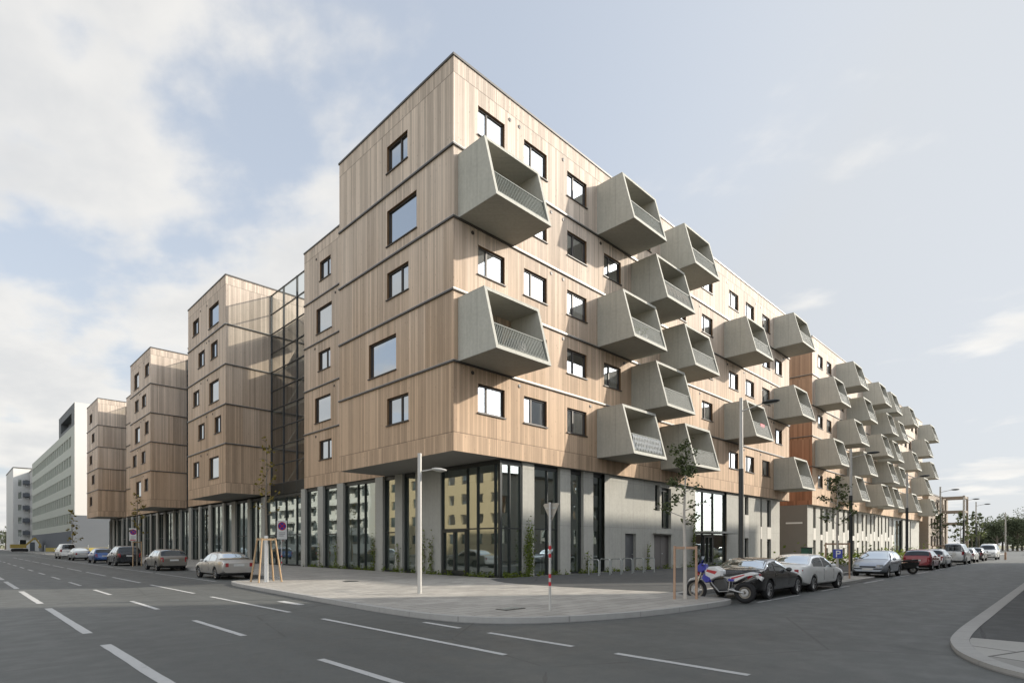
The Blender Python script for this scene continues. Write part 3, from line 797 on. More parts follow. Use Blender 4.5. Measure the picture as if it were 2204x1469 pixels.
# painted markings: every dash is its own stripe of paint
zl = .005
def dash(x0, y0, x1, y1, wd, label):
    m = MB(); d = Vector((x1-x0, y1-y0, 0)).normalized(); n = Vector((-d.y, d.x, 0))*wd/2
    a = Vector((x0,y0,zl)); b = Vector((x1,y1,zl)); k = max(1, int((b-a).length/.4)); rr = random.Random(int(x0*100+y0*10))
    L = [a + (b-a)*i/k + n*rr.uniform(.9,1.04) for i in range(k+1)]; Rr = [a + (b-a)*i/k - n*rr.uniform(.9,1.04) for i in range(k+1)]
    for i in range(k): m.quad(L[i], Rr[i], Rr[i+1], L[i+1])
    struct('lane_marking', m.build('lane_marking', LINE), label, 'road marking')
y = 6.0
for i in range(14): dash(2.02, 6.0+8.15*i, 2.02, 12.5+8.15*i - .15, .17, 'white dash of the centre line in the main street')
for i in range(16): dash(4.15, 5.2+6.42*i, 4.15, 8.4+6.42*i, .13, 'short white dash between the lanes of the main street')
for i in range(12): dash(6.45, 6.6+8.2*i, 6.45, 12.95+8.2*i, .13, 'long white dash beside the parking lane')
for ya_, yb_ in ((3.2,5.4),(6.3,8.5),(9.4,10.7)): dash(7.82, ya_, 7.82, yb_, .14, 'white dash across the mouth of the side street')
dash(7.5, 16.4, 7.5, 17.9, .25, 'small white stripe by the kerb')
for i in range(7): dash(9.25, 29.5+12*i, 9.25, 40.8+12*i, .09, 'thin white edge of the parking lane')
for i in range(9): dash(17.8+6.2*i, 7.02, 21.6+6.2*i, 7.02, .10, 'thin white edge of the parking bays')
# drain grate at the corner
dr = thing('drain_cover', 'dark rectangular drain cover in the paving beside the striped sign pole', 'drain', (10.3, 10.35, GL))
m = MB(); m.box(9.95,10.65,10.15,10.55,GL+.002,GL+.012); part(m, 'frame', FRAME_METAL, dr)
m = MB()
for i in range(8): m.box(10.0+i*.08,10.04+i*.08,10.2,10.5,GL+.0125,GL+.02)
part(m, 'grate', RAIL, dr)
dr = thing('drain_cover', 'round manhole cover on the pavement behind the staked tree', 'drain', (12.9, 23.2, GL))
m = MB(); m.lathe([(0,.008),(.33,.008),(.36,.004),(.36,0)], (12.9,23.2,GL+.003), 'z', 20); part(m, 'cover', FRAME_METAL, dr)

# ------------------------------------------------------------------ cars
def lerp_tab(tab, x):
    if x <= tab[0][0]: return tab[0][1]
    for (a, p), (b, q) in zip(tab[:-1], tab[1:]):
        if x <= b: 
            return p + (q-p)*(x-a)/(b-a)
    return tab[-1][1]
def cat_tab(tab, x):
    n = len(tab)
    if x <= tab[0][0]: return tab[0][1]
    if x >= tab[-1][0]: return tab[-1][1]
    for i in range(n-1):
        if x <= tab[i+1][0]: break
    x0, y0 = tab[i]; x1, y1 = tab[i+1]; h = x1-x0; t = (x-x0)/h
    def slope(j):
        if j == 0: return (tab[1][1]-tab[0][1])/(tab[1][0]-tab[0][0])
        if j == n-1: return (tab[-1][1]-tab[-2][1])/(tab[-1][0]-tab[-2][0])
        a = (tab[j][1]-tab[j-1][1])/(tab[j][0]-tab[j-1][0]); b = (tab[j+1][1]-tab[j][1])/(tab[j+1][0]-tab[j][0])
        return 0 if a*b <= 0 else 2*a*b/(a+b)
    m0, m1 = slope(i)*h, slope(i+1)*h
    return (2*t**3-3*t*t+1)*y0 + (t**3-2*t*t+t)*m0 + (-2*t**3+3*t*t)*y1 + (t**3-t*t)*m1
# profiles run from the nose (x = 0) to the tail
SHAPES = {
 'sedan': dict(L=4.5, W=1.76, top=[(0,.60),(.12,.70),(.6,.83),(1.2,.94),(2.0,1.37),(2.45,1.43),(3.05,1.41),(3.3,1.36),(3.95,1.05),(4.38,1.01),(4.5,.88)],
     belt=[(0,.54),(.2,.64),(1.2,.86),(2.4,.90),(3.9,.95),(4.4,.93),(4.5,.80)], ws=(1.22,2.05), rw=(3.28,3.95), sw=(1.55,3.62), pil=(2.55,), axle=(.82,3.52), wr=.315, kind='sedan'),
 'coupe': dict(L=4.37, W=1.78, top=[(0,.58),(.12,.68),(.7,.82),(1.45,.92),(2.2,1.29),(2.6,1.36),(3.0,1.34),(3.3,1.27),(3.8,1.02),(4.25,.97),(4.37,.84)],
     belt=[(0,.52),(.2,.62),(1.4,.84),(2.4,.88),(3.8,.93),(4.3,.91),(4.37,.78)], ws=(1.48,2.22), rw=(3.25,3.8), sw=(1.8,3.5), pil=(3.0,), axle=(.78,3.44), wr=.325, kind='sedan'),
 'hatch': dict(L=4.1, W=1.72, top=[(0,.60),(.12,.72),(.55,.88),(1.05,.98),(1.85,1.40),(2.3,1.47),(3.2,1.45),(3.6,1.38),(3.95,1.02),(4.06,.90),(4.1,.80)],
     belt=[(0,.54),(.2,.66),(1.1,.90),(2.4,.94),(3.8,.98),(4.05,.86),(4.1,.76)], ws=(1.08,1.9), rw=(3.6,3.96), sw=(1.4,3.55), pil=(2.4,), axle=(.78,3.35), wr=.31, kind='hatch'),
 'wagon': dict(L=4.6, W=1.78, top=[(0,.62),(.12,.74),(.6,.88),(1.2,.98),(1.95,1.42),(2.4,1.50),(3.6,1.49),(4.05,1.43),(4.42,1.05),(4.55,.95),(4.6,.85)],
     belt=[(0,.56),(.2,.68),(1.2,.90),(2.4,.95),(4.2,1.0),(4.5,.92),(4.6,.80)], ws=(1.22,2.0), rw=(4.05,4.44), sw=(1.55,4.05), pil=(2.5,3.5), axle=(.86,3.6), wr=.33, kind='hatch'),
 'suv': dict(L=4.6, W=1.85, top=[(0,.74),(.12,.88),(.6,1.02),(1.2,1.10),(1.85,1.58),(2.3,1.70),(3.6,1.69),(4.15,1.62),(4.45,1.18),(4.56,1.05),(4.6,.95)],
     belt=[(0,.66),(.2,.8),(1.2,1.02),(2.4,1.08),(4.2,1.12),(4.5,1.0),(4.6,.9)], ws=(1.22,1.92), rw=(4.14,4.46), sw=(1.5,4.12), pil=(2.45,3.45), axle=(.88,3.58), wr=.36, kind='hatch'),
 'van': dict(L=4.7, W=1.85, top=[(0,.72),(.1,.9),(.45,1.05),(.85,1.15),(1.55,1.75),(2.0,1.90),(4.2,1.90),(4.5,1.82),(4.64,1.2),(4.69,1.05),(4.7,.9)],
     belt=[(0,.66),(.2,.84),(.9,1.08),(2.4,1.15),(4.4,1.18),(4.65,1.0),(4.7,.86)], ws=(.88,1.6), rw=(4.5,4.65), sw=(1.2,4.35), pil=(2.2,3.3), axle=(.85,3.75), wr=.335, kind='hatch'),
}
def car_surface(S):
    L, W = S['L'], S['W']
    def wid(x):
        f = min(x/.55, 1.); r = min((L-x)/.5, 1.)
        return W/2*(1 - .20*(1-f)**2.2 - .13*(1-r)**2.2)
    def section(x):
        zt = cat_tab(S['top'], x); zb = min(cat_tab(S['belt'], x), zt-.035); w = wid(x)
        low = .24 + .10*max(0, 1-x/.4) + .12*max(0, 1-(L-x)/.5); hr = zt-zb
        wr = .955*w - .36*min(hr, .7) if hr > .12 else .955*w - .36*hr
        k = min(1., hr/.3)
        return [(0,low),(w*.80,low),(w*.955,low+.07),(w*.99,low+.17),(w,zb*.62+.12),(w*.992,zb-.09),(w*.965,zb-.015),
                (w*.95*(1-.5)+wr*.5+.012*k,zb+hr*.48),(wr,zt-.085*k-.01*(1-k)),(wr*.90,zt-.035*k-.004),(wr*.55,zt-.010*k),(0,zt)]
    return section
_cars = {}
def wheel_meshes(r, w=.2):
    key = (r,)
    if key in _cars: return _cars[key]
    m = MB(); ri = r*.68
    m.lathe([(ri,-w*.42),(r*.93,-w*.5),(r,-w*.36),(r,w*.36),(r*.93,w*.5),(ri,w*.42),(ri*.96,w*.1),(ri*.96,-w*.1),(ri,-w*.42)], n=28)
    t = m.mesh('wheel', RUBBER)
    q = MB(); q.lathe([(.001,-w*.20),(ri*.94,-w*.12),(ri*.955,-w*.10)], n=28, mi=1)
    q.lathe([(ri*.86,-w*.40),(ri*1.0,-w*.43),(ri*1.0,-w*.1),(ri*.86,-w*.1)], n=28); q.lathe([(.001,-w*.38),(.055,-w*.38),(.065,-w*.2)], n=12)
    for k in range(7):
        a = 2*math.pi*k/7; c, s = math.cos(a), math.sin(a)
        q.bar((.05*c,-w*.30,.05*s),(ri*.9*c,-w*.34,ri*.9*s),.05,.035)
    _cars[key] = (t, q.mesh('rim', [RIM, BLACKPL])); return _cars[key]
def car_body(kind):
    if kind in _cars: return _cars[kind]
    S = SHAPES[kind]; L, W = S['L'], S['W']; sec = car_surface(S)
    xs = sorted({0, .04, .1, .18, .3, *[p[0] for p in S['top']], L-.04, L-.12, L-.22, *[L*i/34 for i in range(35)]})
    verts = []; faces = []; npt = 12; ring = npt*2-2
    for x in xs:
        s = sec(x); full = s + [(-a, b) for a, b in s[-2:0:-1]]
        verts += [(x, a, b) for a, b in full]
    for i in range(len(xs)-1):
        for k in range(ring):
            faces.append((i*ring+k, i*ring+(k+1)%ring, (i+1)*ring+(k+1)%ring, (i+1)*ring+k))
    faces.append(tuple(range(ring-1,-1,-1))); faces.append(tuple((len(xs)-1)*ring+k for k in range(ring)))
    me = bpy.data.meshes.new('body'); me.from_pydata(verts, [], faces)
    b = bmesh.new(); b.from_mesh(me); bmesh.ops.recalc_face_normals(b, faces=b.faces); b.to_mesh(me); b.free()
    tmp = bpy.data.objects.new('body', me); COL.objects.link(tmp)
    cuts = []
    for ax in S['axle']:
        for sg in (-1, 1):
            c = MB(); rr = S['wr']+.055
            n = 26; v = []
            for yy_ in (sg*(W/2-.25), sg*(W/2+.15)):
                for k in range(n): a = 2*math.pi*k/n; v.append((ax+rr*math.cos(a), yy_, S['wr']+rr*math.sin(a)))
            c.add(v, [(k,(k+1)%n,n+(k+1)%n,n+k) for k in range(n)] + [tuple(range(n-1,-1,-1)), tuple(range(n,2*n))])
            cm = c.mesh('cut', BLACKPL); bb = bmesh.new(); bb.from_mesh(cm); bmesh.ops.recalc_face_normals(bb, faces=bb.faces); bb.to_mesh(cm); bb.free()
            co = bpy.data.objects.new('cut', cm); COL.objects.link(co); cuts.append(co)
            md = tmp.modifiers.new('b', 'BOOLEAN'); md.operation = 'DIFFERENCE'; md.object = co; md.solver = 'EXACT'
    dg = bpy.context.evaluated_depsgraph_get()
    fin = bpy.data.meshes.new_from_object(tmp.evaluated_get(dg)); fin.name = 'body'
    fin.materials.clear()
    for c in cuts: bpy.data.objects.remove(c)
    bpy.data.objects.remove(tmp)
    for p in fin.polygons: p.use_smooth = True; p.material_index = 0
    try: fin.set_sharp_from_angle(angle=R(42))
    except Exception: pass
    # panes follow the body surface a few millimetres proud
    def on(x, j0, t):
        s = sec(x); j = j0; 
        a, bq = s[j], s[j+1]; return Vector((x, a[0]+(bq[0]-a[0])*t, a[1]+(bq[1]-a[1])*t))
    def side_pt(x, v):      # v 0..1 from belt to roof edge along points 6-7-8
        return on(x, 6, v*2) if v < .5 else on(x, 7, (v-.5)*2)
    sides = []
    a0, a1 = S['sw']; cutsx = [a0, *S['pil'], a1]
    for i in range(len(cutsx)-1):
        xa, xb = cutsx[i]+.04, cutsx[i+1]-.04
        mm = MB(); nx, nv = 12, 5; g_ = []
        for ix in range(nx+1):
            for iv in range(nv+1):
                x = xa+(xb-xa)*ix/nx; v = .08+.80*iv/nv
                p = side_pt(x, v); g_.append((p.x, p.y+.006, p.z))
        mm.add(g_, [(ix*(nv+1)+iv, (ix+1)*(nv+1)+iv, (ix+1)*(nv+1)+iv+1, ix*(nv+1)+iv+1) for ix in range(nx) for iv in range(nv)], 0, True)
        ml = MB(); ml.add([(p[0], -p[1], p[2]) for p in g_], [f[::-1] for f in mm.f], 0, True)
        sides += [mm.mesh('side_window', GLASS_CAR), ml.mesh('side_window', GLASS_CAR)]
    def screen(xa, xb, name):
        mm = MB(); g_ = []; js = [(8,.35),(9,.2),(9,1),(10,.33),(10,.66),(10,1)]; nx = 8
        for ix in range(nx+1):
            x = xa+(xb-xa)*(.05+.9*ix/nx); row = [on(x, j, t) for j, t in js]
            row = row + [Vector((p.x,-p.y,p.z)) for p in row[-2::-1]]
            g_ += [(p.x+(-.004 if name == 'windshield' else .004), p.y, p.z+.007) for p in row]
        n = len(js)*2-1
        mm.add(g_, [(i*n+k,(i+1)*n+k,(i+1)*n+k+1,i*n+k+1) for i in range(nx) for k in range(n-1)], 0, True)
        return mm.mesh(name, GLASS_CAR)
    _cars[kind] = (fin, sides, screen(*S['ws'], 'windshield'), screen(*S['rw'], 'rear_window')); return _cars[kind]
def car(name, label, kind, paint, rear_axle, yaw, group, detail=True, lamp_style='box', cat='car', trim=None):
    """rear_axle = ground point under the middle of the rear axle; yaw = direction the car faces"""
    S = SHAPES[kind]; L, W = S['L'], S['W']; fin, sides, wsm, rwm = car_body(kind)
    root = thing(name, label, cat, (rear_axle[0], rear_axle[1], rear_axle[2] if len(rear_axle) > 2 else 0.), yaw, group)
    xr = S['axle'][1]
    M4 = Matrix.Rotation(math.pi, 4, 'Z') @ Matrix.Translation((-xr, 0, 0))   # nose to local +X
    def put(nm, me, par=root):
        o = link(nm, me, root); o.matrix_local = M4 if True else None; return o
    bm_ = fin.copy(); bm_.materials.append(paint); put('body', bm_)
    for s in sides: put('side_window', s)
    put('windshield', wsm); put('rear_window', rwm)
    tm, rm = wheel_meshes(S['wr'])
    for ax in S['axle']:
        for sg in (-1, 1):
            o = link('wheel', tm, root); o.matrix_local = M4 @ Matrix.Translation((ax, sg*(W/2-.115), S['wr'])) @ (Matrix.Rotation(math.pi, 4, 'Z') if sg > 0 else Matrix())
            link('rim', rm, o)
    sec = car_surface(S)
    def back(name, mtl, y0, y1, z0, z1, dep, xoff, m2=None):
        for sg in (-1, 1):
            m = MB(); ys = [y0+(y1-y0)*i/4 for i in range(5)]
            def xx(yq, zq):       # approx. body end follows the plan rounding
                return xoff(yq, zq)
            v = []
            for yq in ys:
                for zq in (z0, z1): v.append((xx(yq, zq), sg*yq, zq))
            for yq in ys:
                for zq in (z0, z1): v.append((xx(yq, zq)+dep, sg*yq, zq))
            n = 10
            fs = [(i*2,i*2+2,i*2+3,i*2+1) for i in range(4)] + [(n+i*2,n+i*2+1,n+i*2+3,n+i*2+2) for i in range(4)] + [(i*2,n+i*2,n+i*2+2,i*2+2) for i in range(4)] + [(i*2+1,i*2+3,n+i*2+3,n+i*2+1) for i in range(4)] + [(0,1,n+1,n),(8,n+8,n+9,9)]
            m.add(v, fs); o = put(name, m.mesh(name, mtl)); b = bmesh.new(); b.from_mesh(o.data); bmesh.ops.recalc_face_normals(b, faces=b.faces); b.to_mesh(o.data); b.free()
    tall = S['kind'] == 'hatch'; zt = cat_tab(S['top'], L-.06)
    hl = .46*cat_tab(S['top'], .3) + .22
    if tall: back('tail_light', TAIL, W*.36, W*.455, zt-.34, zt-.03, .16, lambda y, z: L-.155-.55*max(0, y-W*.40))
    else: back('tail_light', TAIL, W*.29, W*.45, zt-.30, zt-.10, .16, lambda y, z: L-.155-.55*max(0, y-W*.38))
    back('headlight', HEADL, W*.24, W*.405, hl-.02, hl+.12, -.16, lambda y, z: .150+.75*max(0, y-W*.34))
    m = MB(); m.box(L-.03, L+.012, -.26, .26, zt-.28 if tall else zt-.27, zt-.17 if tall else zt-.16); put('number_plate', m.mesh('number_plate', PLATE))
    m = MB(); m.box(-.012, .03, -.26, .26, .40, .51); put('number_plate', m.mesh('number_plate', PLATE))
    m = MB(); m.box(-.010, .06, -W*.22, W*.22, .545, .63); put('grille', m.mesh('grille', BLACKPL))
    m = MB(); m.box(L-.10, L-.0005, -W*.36, W*.36, .335, .42); put('bumper_trim', m.mesh('bumper_trim', trim or BLACKPL))
    for sg in (-1, 1):
        m = MB(); xm = S['sw'][0]+.18; zm = cat_tab(S['belt'], xm)+.08
        m.ball((xm, sg*(W/2+.07), zm), .06, .10, .075, 10, 6); put('wing_mirror', m.mesh('wing_mirror', paint))
        m = MB(); yb_ = W/2+.004
        for hx in S['pil'][:1] + ((S['pil'][0]+.95,) if kind != 'coupe' else ()):
            z = cat_tab(S['belt'], hx)-.14; m.box(hx-.28, hx-.10, *sorted((sg*(yb_-.03), sg*(yb_+.012))), z, z+.028)
        put('door_handle', m.mesh('door_handle', paint))
        m = MB()
        for hx in (S['sw'][0]-.05, *S['pil'], ) :
            z1_ = cat_tab(S['belt'], hx)-.06; m.box(hx-.006, hx+.006, *sorted((sg*(W/2-.03), sg*(W/2*.999+.0015))), .42, z1_)
        put('door_gap', m.mesh('door_gap', BLACKPL))
    # exhaust and underbody
    m = MB(); m.box(.5, L-.45, -W*.36, W*.36, .19, .26); put('underbody', m.mesh('underbody', BLACKPL))
    return root

P_SILVER = m_paint('champagne_silver_paint', (.50, .485, .455), .75, .32)
P_BEIGE = m_paint('grey_beige_paint', (.22, .205, .18), .7, .34)
P_DARK = m_paint('blue_black_paint', (.022, .026, .032), .3, .22)
P_BLUE = m_paint('bright_blue_paint', (.03, .09, .27), .4, .28)
P_SILV2 = m_paint('silver_paint', (.48, .50, .51), .75, .32)
P_WHITE = m_paint('white_car_paint', (.80, .81, .80), .0, .28)
P_BLACK = m_paint('black_car_paint', (.012, .012, .013), .2, .18)
P_RED = m_paint('red_car_paint', (.26, .03, .04), .2, .28)
P_BLUSILV = m_paint('pale_blue_silver_paint', (.42, .46, .52), .75, .32)
ML = 'cars parked along the main street'; SR = 'cars parked along the side street'
N = R(90)
car('parked_car', 'champagne silver saloon parked beside the tree with four timber stakes', 'sedan', P_SILVER, (10.62, 31.4), N, ML)
car('parked_car', 'grey beige estate car parked ahead of the champagne saloon', 'wagon', P_BEIGE, (11.0, 44.6), N, ML)
car('parked_car', 'dark blue black off-roader parked ahead of the grey beige estate', 'suv', P_DARK, (10.95, 57.6), N, ML)
car('parked_car', 'bright blue hatchback parked ahead of the dark off-roader', 'hatch', P_BLUE, (10.8, 66.9), N, ML)
car('parked_car', 'light silver saloon parked between the blue hatchback and the white van', 'sedan', P_SILV2, (10.9, 80.5), N, ML)
car('parked_van', 'small white van at the far end of the row in the main street', 'van', P_WHITE, (10.9, 91.0), N, ML, cat='van')
car('parked_car', 'black two-door car with open top look parked behind the white and blue motorcycle', 'coupe', P_BLACK, (19.1, 8.0), 0, SR)
car('parked_car', 'white saloon parked in front of the black two-door car', 'sedan', P_WHITE, (23.6, 8.0), R(-3), SR, trim=BLACKPL)
car('parked_car', 'pale blue silver hatchback facing the camera beside the dark motorcycle', 'hatch', P_BLUSILV, (38.9, 8.1), math.pi, SR)
car('parked_car', 'dark red hatchback seen from behind beyond the dark motorcycle', 'hatch', P_RED, (48.9, 8.0), 0, SR)
car('parked_car', 'white hatchback just ahead of the dark red one', 'hatch', P_WHITE, (54.4, 8.0), 0, SR)
car('parked_car', 'pale silver estate car with a wide dark rear window far down the side street', 'van', P_SILV2, (65.2, 8.0), 0, SR)
car('parked_car', 'silver hatchback beyond the pale silver estate car', 'hatch', P_SILV2, (72.3, 8.0), 0, SR)
car('parked_car', 'dark blue black hatchback second from the far end of the row', 'wagon', P_DARK, (79.3, 8.0), 0, SR)
car('parked_van', 'white van facing the camera at the far end of the side street row', 'van', P_WHITE, (90.5, 7.6), math.pi, SR, cat='van')

# ------------------------------------------------------------------ street furniture
def street_lamp(x, y, h, label, arm=1.15, group='street lamps along the side street'):
    t = thing('street_lamp', label, 'street lamp', (x, y, GL), 0, group)
    m = MB(); m.tube((0,0,0),(0,0,h*.62),.105,.10,14); m.lathe([(.17,0),(.17,.03),(.11,.05)], (0,0,.002), 'z', 14); m.build('lower_pole', POLE_DK, t)
    m = MB(); m.tube((0,0,h*.62),(0,0,h),.085,.075,14); m.build('upper_pole', POLE_LT, t)
    m = MB(); m.tube((0,-.05,h-.55),(0,-arm+.25,h-.38),.028,.024,8); m.build('arm', POLE_LT, t)
    m = MB(); c = (0,-arm-.05,h-.37)
    m.ball((c[0],c[1],c[2]+.01), .15, .36, .075, 14, 8); hd = m.build('lamp_head', POLE_DK, t)
    q = MB(); q.quad((-.10,c[1]-.24,c[2]-.072),(.10,c[1]-.24,c[2]-.072),(.10,c[1]+.24,c[2]-.072),(-.10,c[1]+.24,c[2]-.072)); q.build('lamp_lens', LAMP_GLASS, hd)
    return t
lx = [9.9*ratio(p) for p in (1595, 1831, 1952, 2024, 2074, 2101)]
for x, l in zip(lx, ('street lamp with dark lower pole rising behind the black two-door car', 'street lamp with dark lower pole beside the staked tree and blue sign', 'street lamp standing behind the dark parked motorcycle',
        'street lamp beyond the red hatchback, fourth from the crossing', 'street lamp before the open timber frame tower, fifth from the crossing', 'last and smallest street lamp of the row near the far trees')):
    street_lamp(x, 9.9, 7.75 if x < 30 else 7.55, l)
t = thing('street_lamp', 'short pale grey lamp post standing alone on the corner pavement', 'street lamp', (11.36, 15.8, GL))
m = MB(); m.tube((0,0,0),(0,0,4.75),.075,.07,16); m.build('pole', POLE_LT, t)
m = MB(); m.tube((.06,-.06,4.15),(.32,-.32,4.21),.022,.02,8); m.build('arm', POLE_LT, t)
m = MB(); m.ball((0,0,0), .27, .13, .06, 14, 8); o = m.build('lamp_head', POLE_LT, t); o.location = (.47,-.47,4.2); o.rotation_euler = (0, R(6), R(-45))
q = MB(); q.lathe([(.001,-.062),(.15,-.058)], (0,0,0), 'z', 14); q.build('lamp_lens', LAMP_GLASS, o)

# give-way sign seen from behind on a red and white banded pole
t = thing('give_way_sign', 'give way sign seen from behind on a thin pole with red bands', 'traffic sign', (10.75, 9.4, GL))
m = MB(); m.tube((0,0,0),(0,0,2.72),.032,.032,12); m.build('pole', POLE_LT, t)
for z0_ in (.62, .82, 1.33, 1.53):
    m = MB(); m.tube((0,0,z0_),(0,0,z0_+.10),.0345,.0345,12); m.build('red_band', RED, t)
m = MB(); pr = [(-.26,2.665),(-.23,2.70),(.23,2.70),(.26,2.665),(.03,2.26),(-.03,2.26)]
m.add([(.045,a,b) for a,b in pr] + [(.06,a,b) for a,b in pr], [tuple(range(5,-1,-1)), tuple(range(6,12))] + [(i,(i+1)%6,6+(i+1)%6,6+i) for i in range(6)]); o = m.build('sign_plate', SIGN_BACK, t)
m = MB(); m.box(.034,.044,-.17,.17,2.56,2.60); m.box(.034,.044,-.07,.07,2.36,2.39); m.build('bracket', RAIL, o)
q = MB(); q.add([(.061,a*.98,2.48+(b-2.48)*.98) for a,b in pr], [tuple(range(6))]); q.build('sign_face', RED, o)

def no_stopping(x, y, label, extra=False):
    t = thing('no_stopping_sign', label, 'traffic sign', (x, y, GL), 0, 'no stopping signs in the main street')
    m = MB(); m.tube((0,0,0),(0,0,3.1),.032,.032,12); m.build('pole', POLE_LT, t)
    for z0_ in (.45,.85): 
        m = MB(); m.tube((0,0,z0_),(0,0,z0_+.12),.0345,.0345,12); m.build('red_band', RED, t)
    y_ = -.06
    m = MB(); m.box(-.32,.32,y_,y_+.02,2.0,3.2); p = m.build('sign_plate', WHITE, t)
    def disc(r, off, name, mt):
        q = MB(); n = 28; q.add([(r*math.cos(2*math.pi*k/n), y_-off, 2.84+r*math.sin(2*math.pi*k/n)) for k in range(n)], [tuple(range(n))]); return q.build(name, mt, p)
    disc(.27,.003,'red_ring',RED); disc(.22,.006,'blue_disc',BLUE)
    q = MB()
    for s in (1,-1):
        d = Vector((math.cos(R(45*s)),0,math.sin(R(45*s)))); n = Vector((-d.z,0,d.x))*.028; c = Vector((0,y_-.008-.001*s,2.84)); q.quad(c-d*.21-n,c+d*.21-n,c+d*.21+n,c-d*.21+n)
    q.build('red_cross', RED, p)
    for i in range(3):
        q = MB(); q.box(-.2,.2-.1*(i==2),y_-.004,y_-.001,2.40-.1*i,2.44-.1*i); q.build('text_line', m_simple('grey_text', (.3,.3,.3), .6), p)
    if extra:
        q = MB(); q.box(-.24,.2,y_-.004,y_-.001,2.05,2.14); q.build('red_notice', RED, p)
    return t
no_stopping(15.2, 36.1, 'no stopping sign before the glazed stair, right of the staked yellowing tree')
no_stopping(12.5, 63.3, 'no stopping sign with a red notice behind the dark off-roader', True)

# parking sign panel on stakes by the second staked tree
t = thing('parking_sign', 'blue parking sign with a white symbol on a thin pole by the kerb', 'traffic sign', (29.6, 7.95, GL))
m = MB(); m.tube((0,0,0),(0,0,1.46),.03,.03,10); m.build('pole', POLE_LT, t)
m = MB(); m.box(-.05,-.035,-.2,.2,1.02,1.44); p = m.build('sign_plate', BLUE, t)
q = MB(); q.box(-.056,-.0505,.03,.07,1.08,1.38); q.box(-.056,-.0505,-.09,.03,1.33,1.38); q.box(-.056,-.0505,-.09,.03,1.21,1.255); q.box(-.056,-.0505,-.12,-.075,1.225,1.365); q.build('white_symbol', WHITE, p)
t = thing('utility_box', 'dark green utility cabinet behind the lamp on the side street', 'cabinet', (35.6, 11.2, GL))
m = MB(); m.box(-.35,.35,-.2,.2,0,1.45); b_ = m.build('cabinet_body', m_simple('green_cabinet', (.02,.09,.05), .5), t)
m = MB(); m.box(-.38,.38,-.23,.23,1.452,1.5); m.build('lid', BLACKPL, t)
m = MB(); m.box(-.352,-.35-.01,-.16,.16,.1,1.38); m.build('door', m_simple('green_cabinet_door', (.022,.10,.055), .5), t)

# bicycle stands before the concrete wall: five slim hoops
for i in range(6):
    x = on_y(1278 + 24*i, 18.4); t = thing('bicycle_stand', 'slim galvanised bicycle stand hoop before the concrete wall', 'bike stand', (x, 18.4, GL), 0, 'bicycle stands before the concrete wall')
    m = MB(); pts = [(0,-.33,0),(0,-.33,.78),(0,-.25,.86),(0,.25,.86),(0,.33,.78),(0,.33,0)]; m.path(pts, .03, 8); m.build('hoop', RAIL, t)
    for s in (-1,1):
        m = MB(); m.lathe([(.07,.012),(.07,0)], (0,.33*s,.002), 'z', 10); m.build('foot_plate', RAIL, t)

# ------------------------------------------------------------------ trees and plants
def trunk_at(pts, z):
    for a, b in zip(pts[:-1], pts[1:]):
        if z <= b[2]: return Vector(a).lerp(Vector(b), (z-a[2])/(b[2]-a[2]))
    return Vector(pts[-1])
def street_tree(x, y, h, leaf, label, nleaf, crown_r, first, stakes=None, trunk_mat=None, lsize=.16, seed=1, group='young staked street trees', z=GL, lean=0):
    rg = random.Random(seed)
    t = thing('street_tree', label, 'tree', (x, y, z), 0, group)
    m = MB(); pts = [(0,0,0),(.02,.01,h*.3),(-.02,.02,h*.55),(.03+lean,0,h*.78),(.0+lean,.02,h)]
    m.path(pts, [.06,.05,.038,.022,.008], 10); br = m; lf = MB()
    tips = []
    nb = int(13*max(1, crown_r))
    for i in range(nb):
        f = first + (1-first)*(i+.3)/nb; z0_ = h*f; a = i*2.4 + rg.uniform(-.4,.4); ln = crown_r*(1.1-.75*(f-first)/(1-first))*rg.uniform(.55,1.15)
        p0 = trunk_at(pts, z0_); p1 = p0 + Vector((math.cos(a)*ln*.5, math.sin(a)*ln*.5, ln*.20)); p2 = p0 + Vector((math.cos(a)*ln, math.sin(a)*ln, ln*.40+rg.uniform(-.12,.15)))
        br.path([p0,p1,p2], [.018,.012,.004], 5)
        for q in range(2):
            f_ = rg.uniform(.4,1.6); b0 = p0.lerp(p1, f_) if f_ < 1 else p1.lerp(p2, f_-1); b1 = b0 + Vector((rg.uniform(-.5,.5), rg.uniform(-.5,.5), rg.uniform(.05,.45)))*ln*.6
            br.path([b0,b1],[.008,.003],4); tips.append((b0,b1))
        tips.append((p1,p2))
    br.build('trunk', trunk_mat or BARK, t)
    wts = [rg.random()**2+.15 for _ in tips]
    for i in range(nleaf):
        a, b = rg.choices(tips, wts)[0]; p = a.lerp(b, rg.random()**.6) + Vector((rg.gauss(0,.09), rg.gauss(0,.09), rg.gauss(0,.09)))
        lf.leaf(p, lsize*rg.uniform(.6,1.2), rg)
    lf.build('crown', leaf, t)
    return t
def tree_stakes(x, y, offs, h, label, mt, rails=True, tilt=.12, group='stake frames around young trees'):
    t = thing('tree_stakes', label, 'tree stakes', (x, y, GL), 0, group)
    tops = []
    for a, b in offs:
        m = MB(); m.tube((a,b,0),(a*(1-tilt),b*(1-tilt),h),.04,.036,9); m.build('stake', mt, t); tops.append((a*(1-tilt), b*(1-tilt)))
    if rails:
        for i in range(len(tops)):
            if len(tops) == 2 and i: break
            p, q = tops[i], tops[(i+1) % len(tops)]
            m = MB(); m.bar((*p,h-.06),(*q,h-.06),.03,.08); m.build('cross_rail', mt, t)
    return t
street_tree(10.05, 25.5, 6.4, LEAF_Y, 'thin yellowing young tree tied inside four pale stakes', 130, .85, .45, trunk_mat=BARK, lsize=.17, seed=4)
tree_stakes(10.05, 25.5, [(-.5,-.45),(.5,-.45),(.5,.45),(-.5,.45)], 1.95, 'four pale timber stakes framing the thin yellowing tree', STAKE, True, .42)
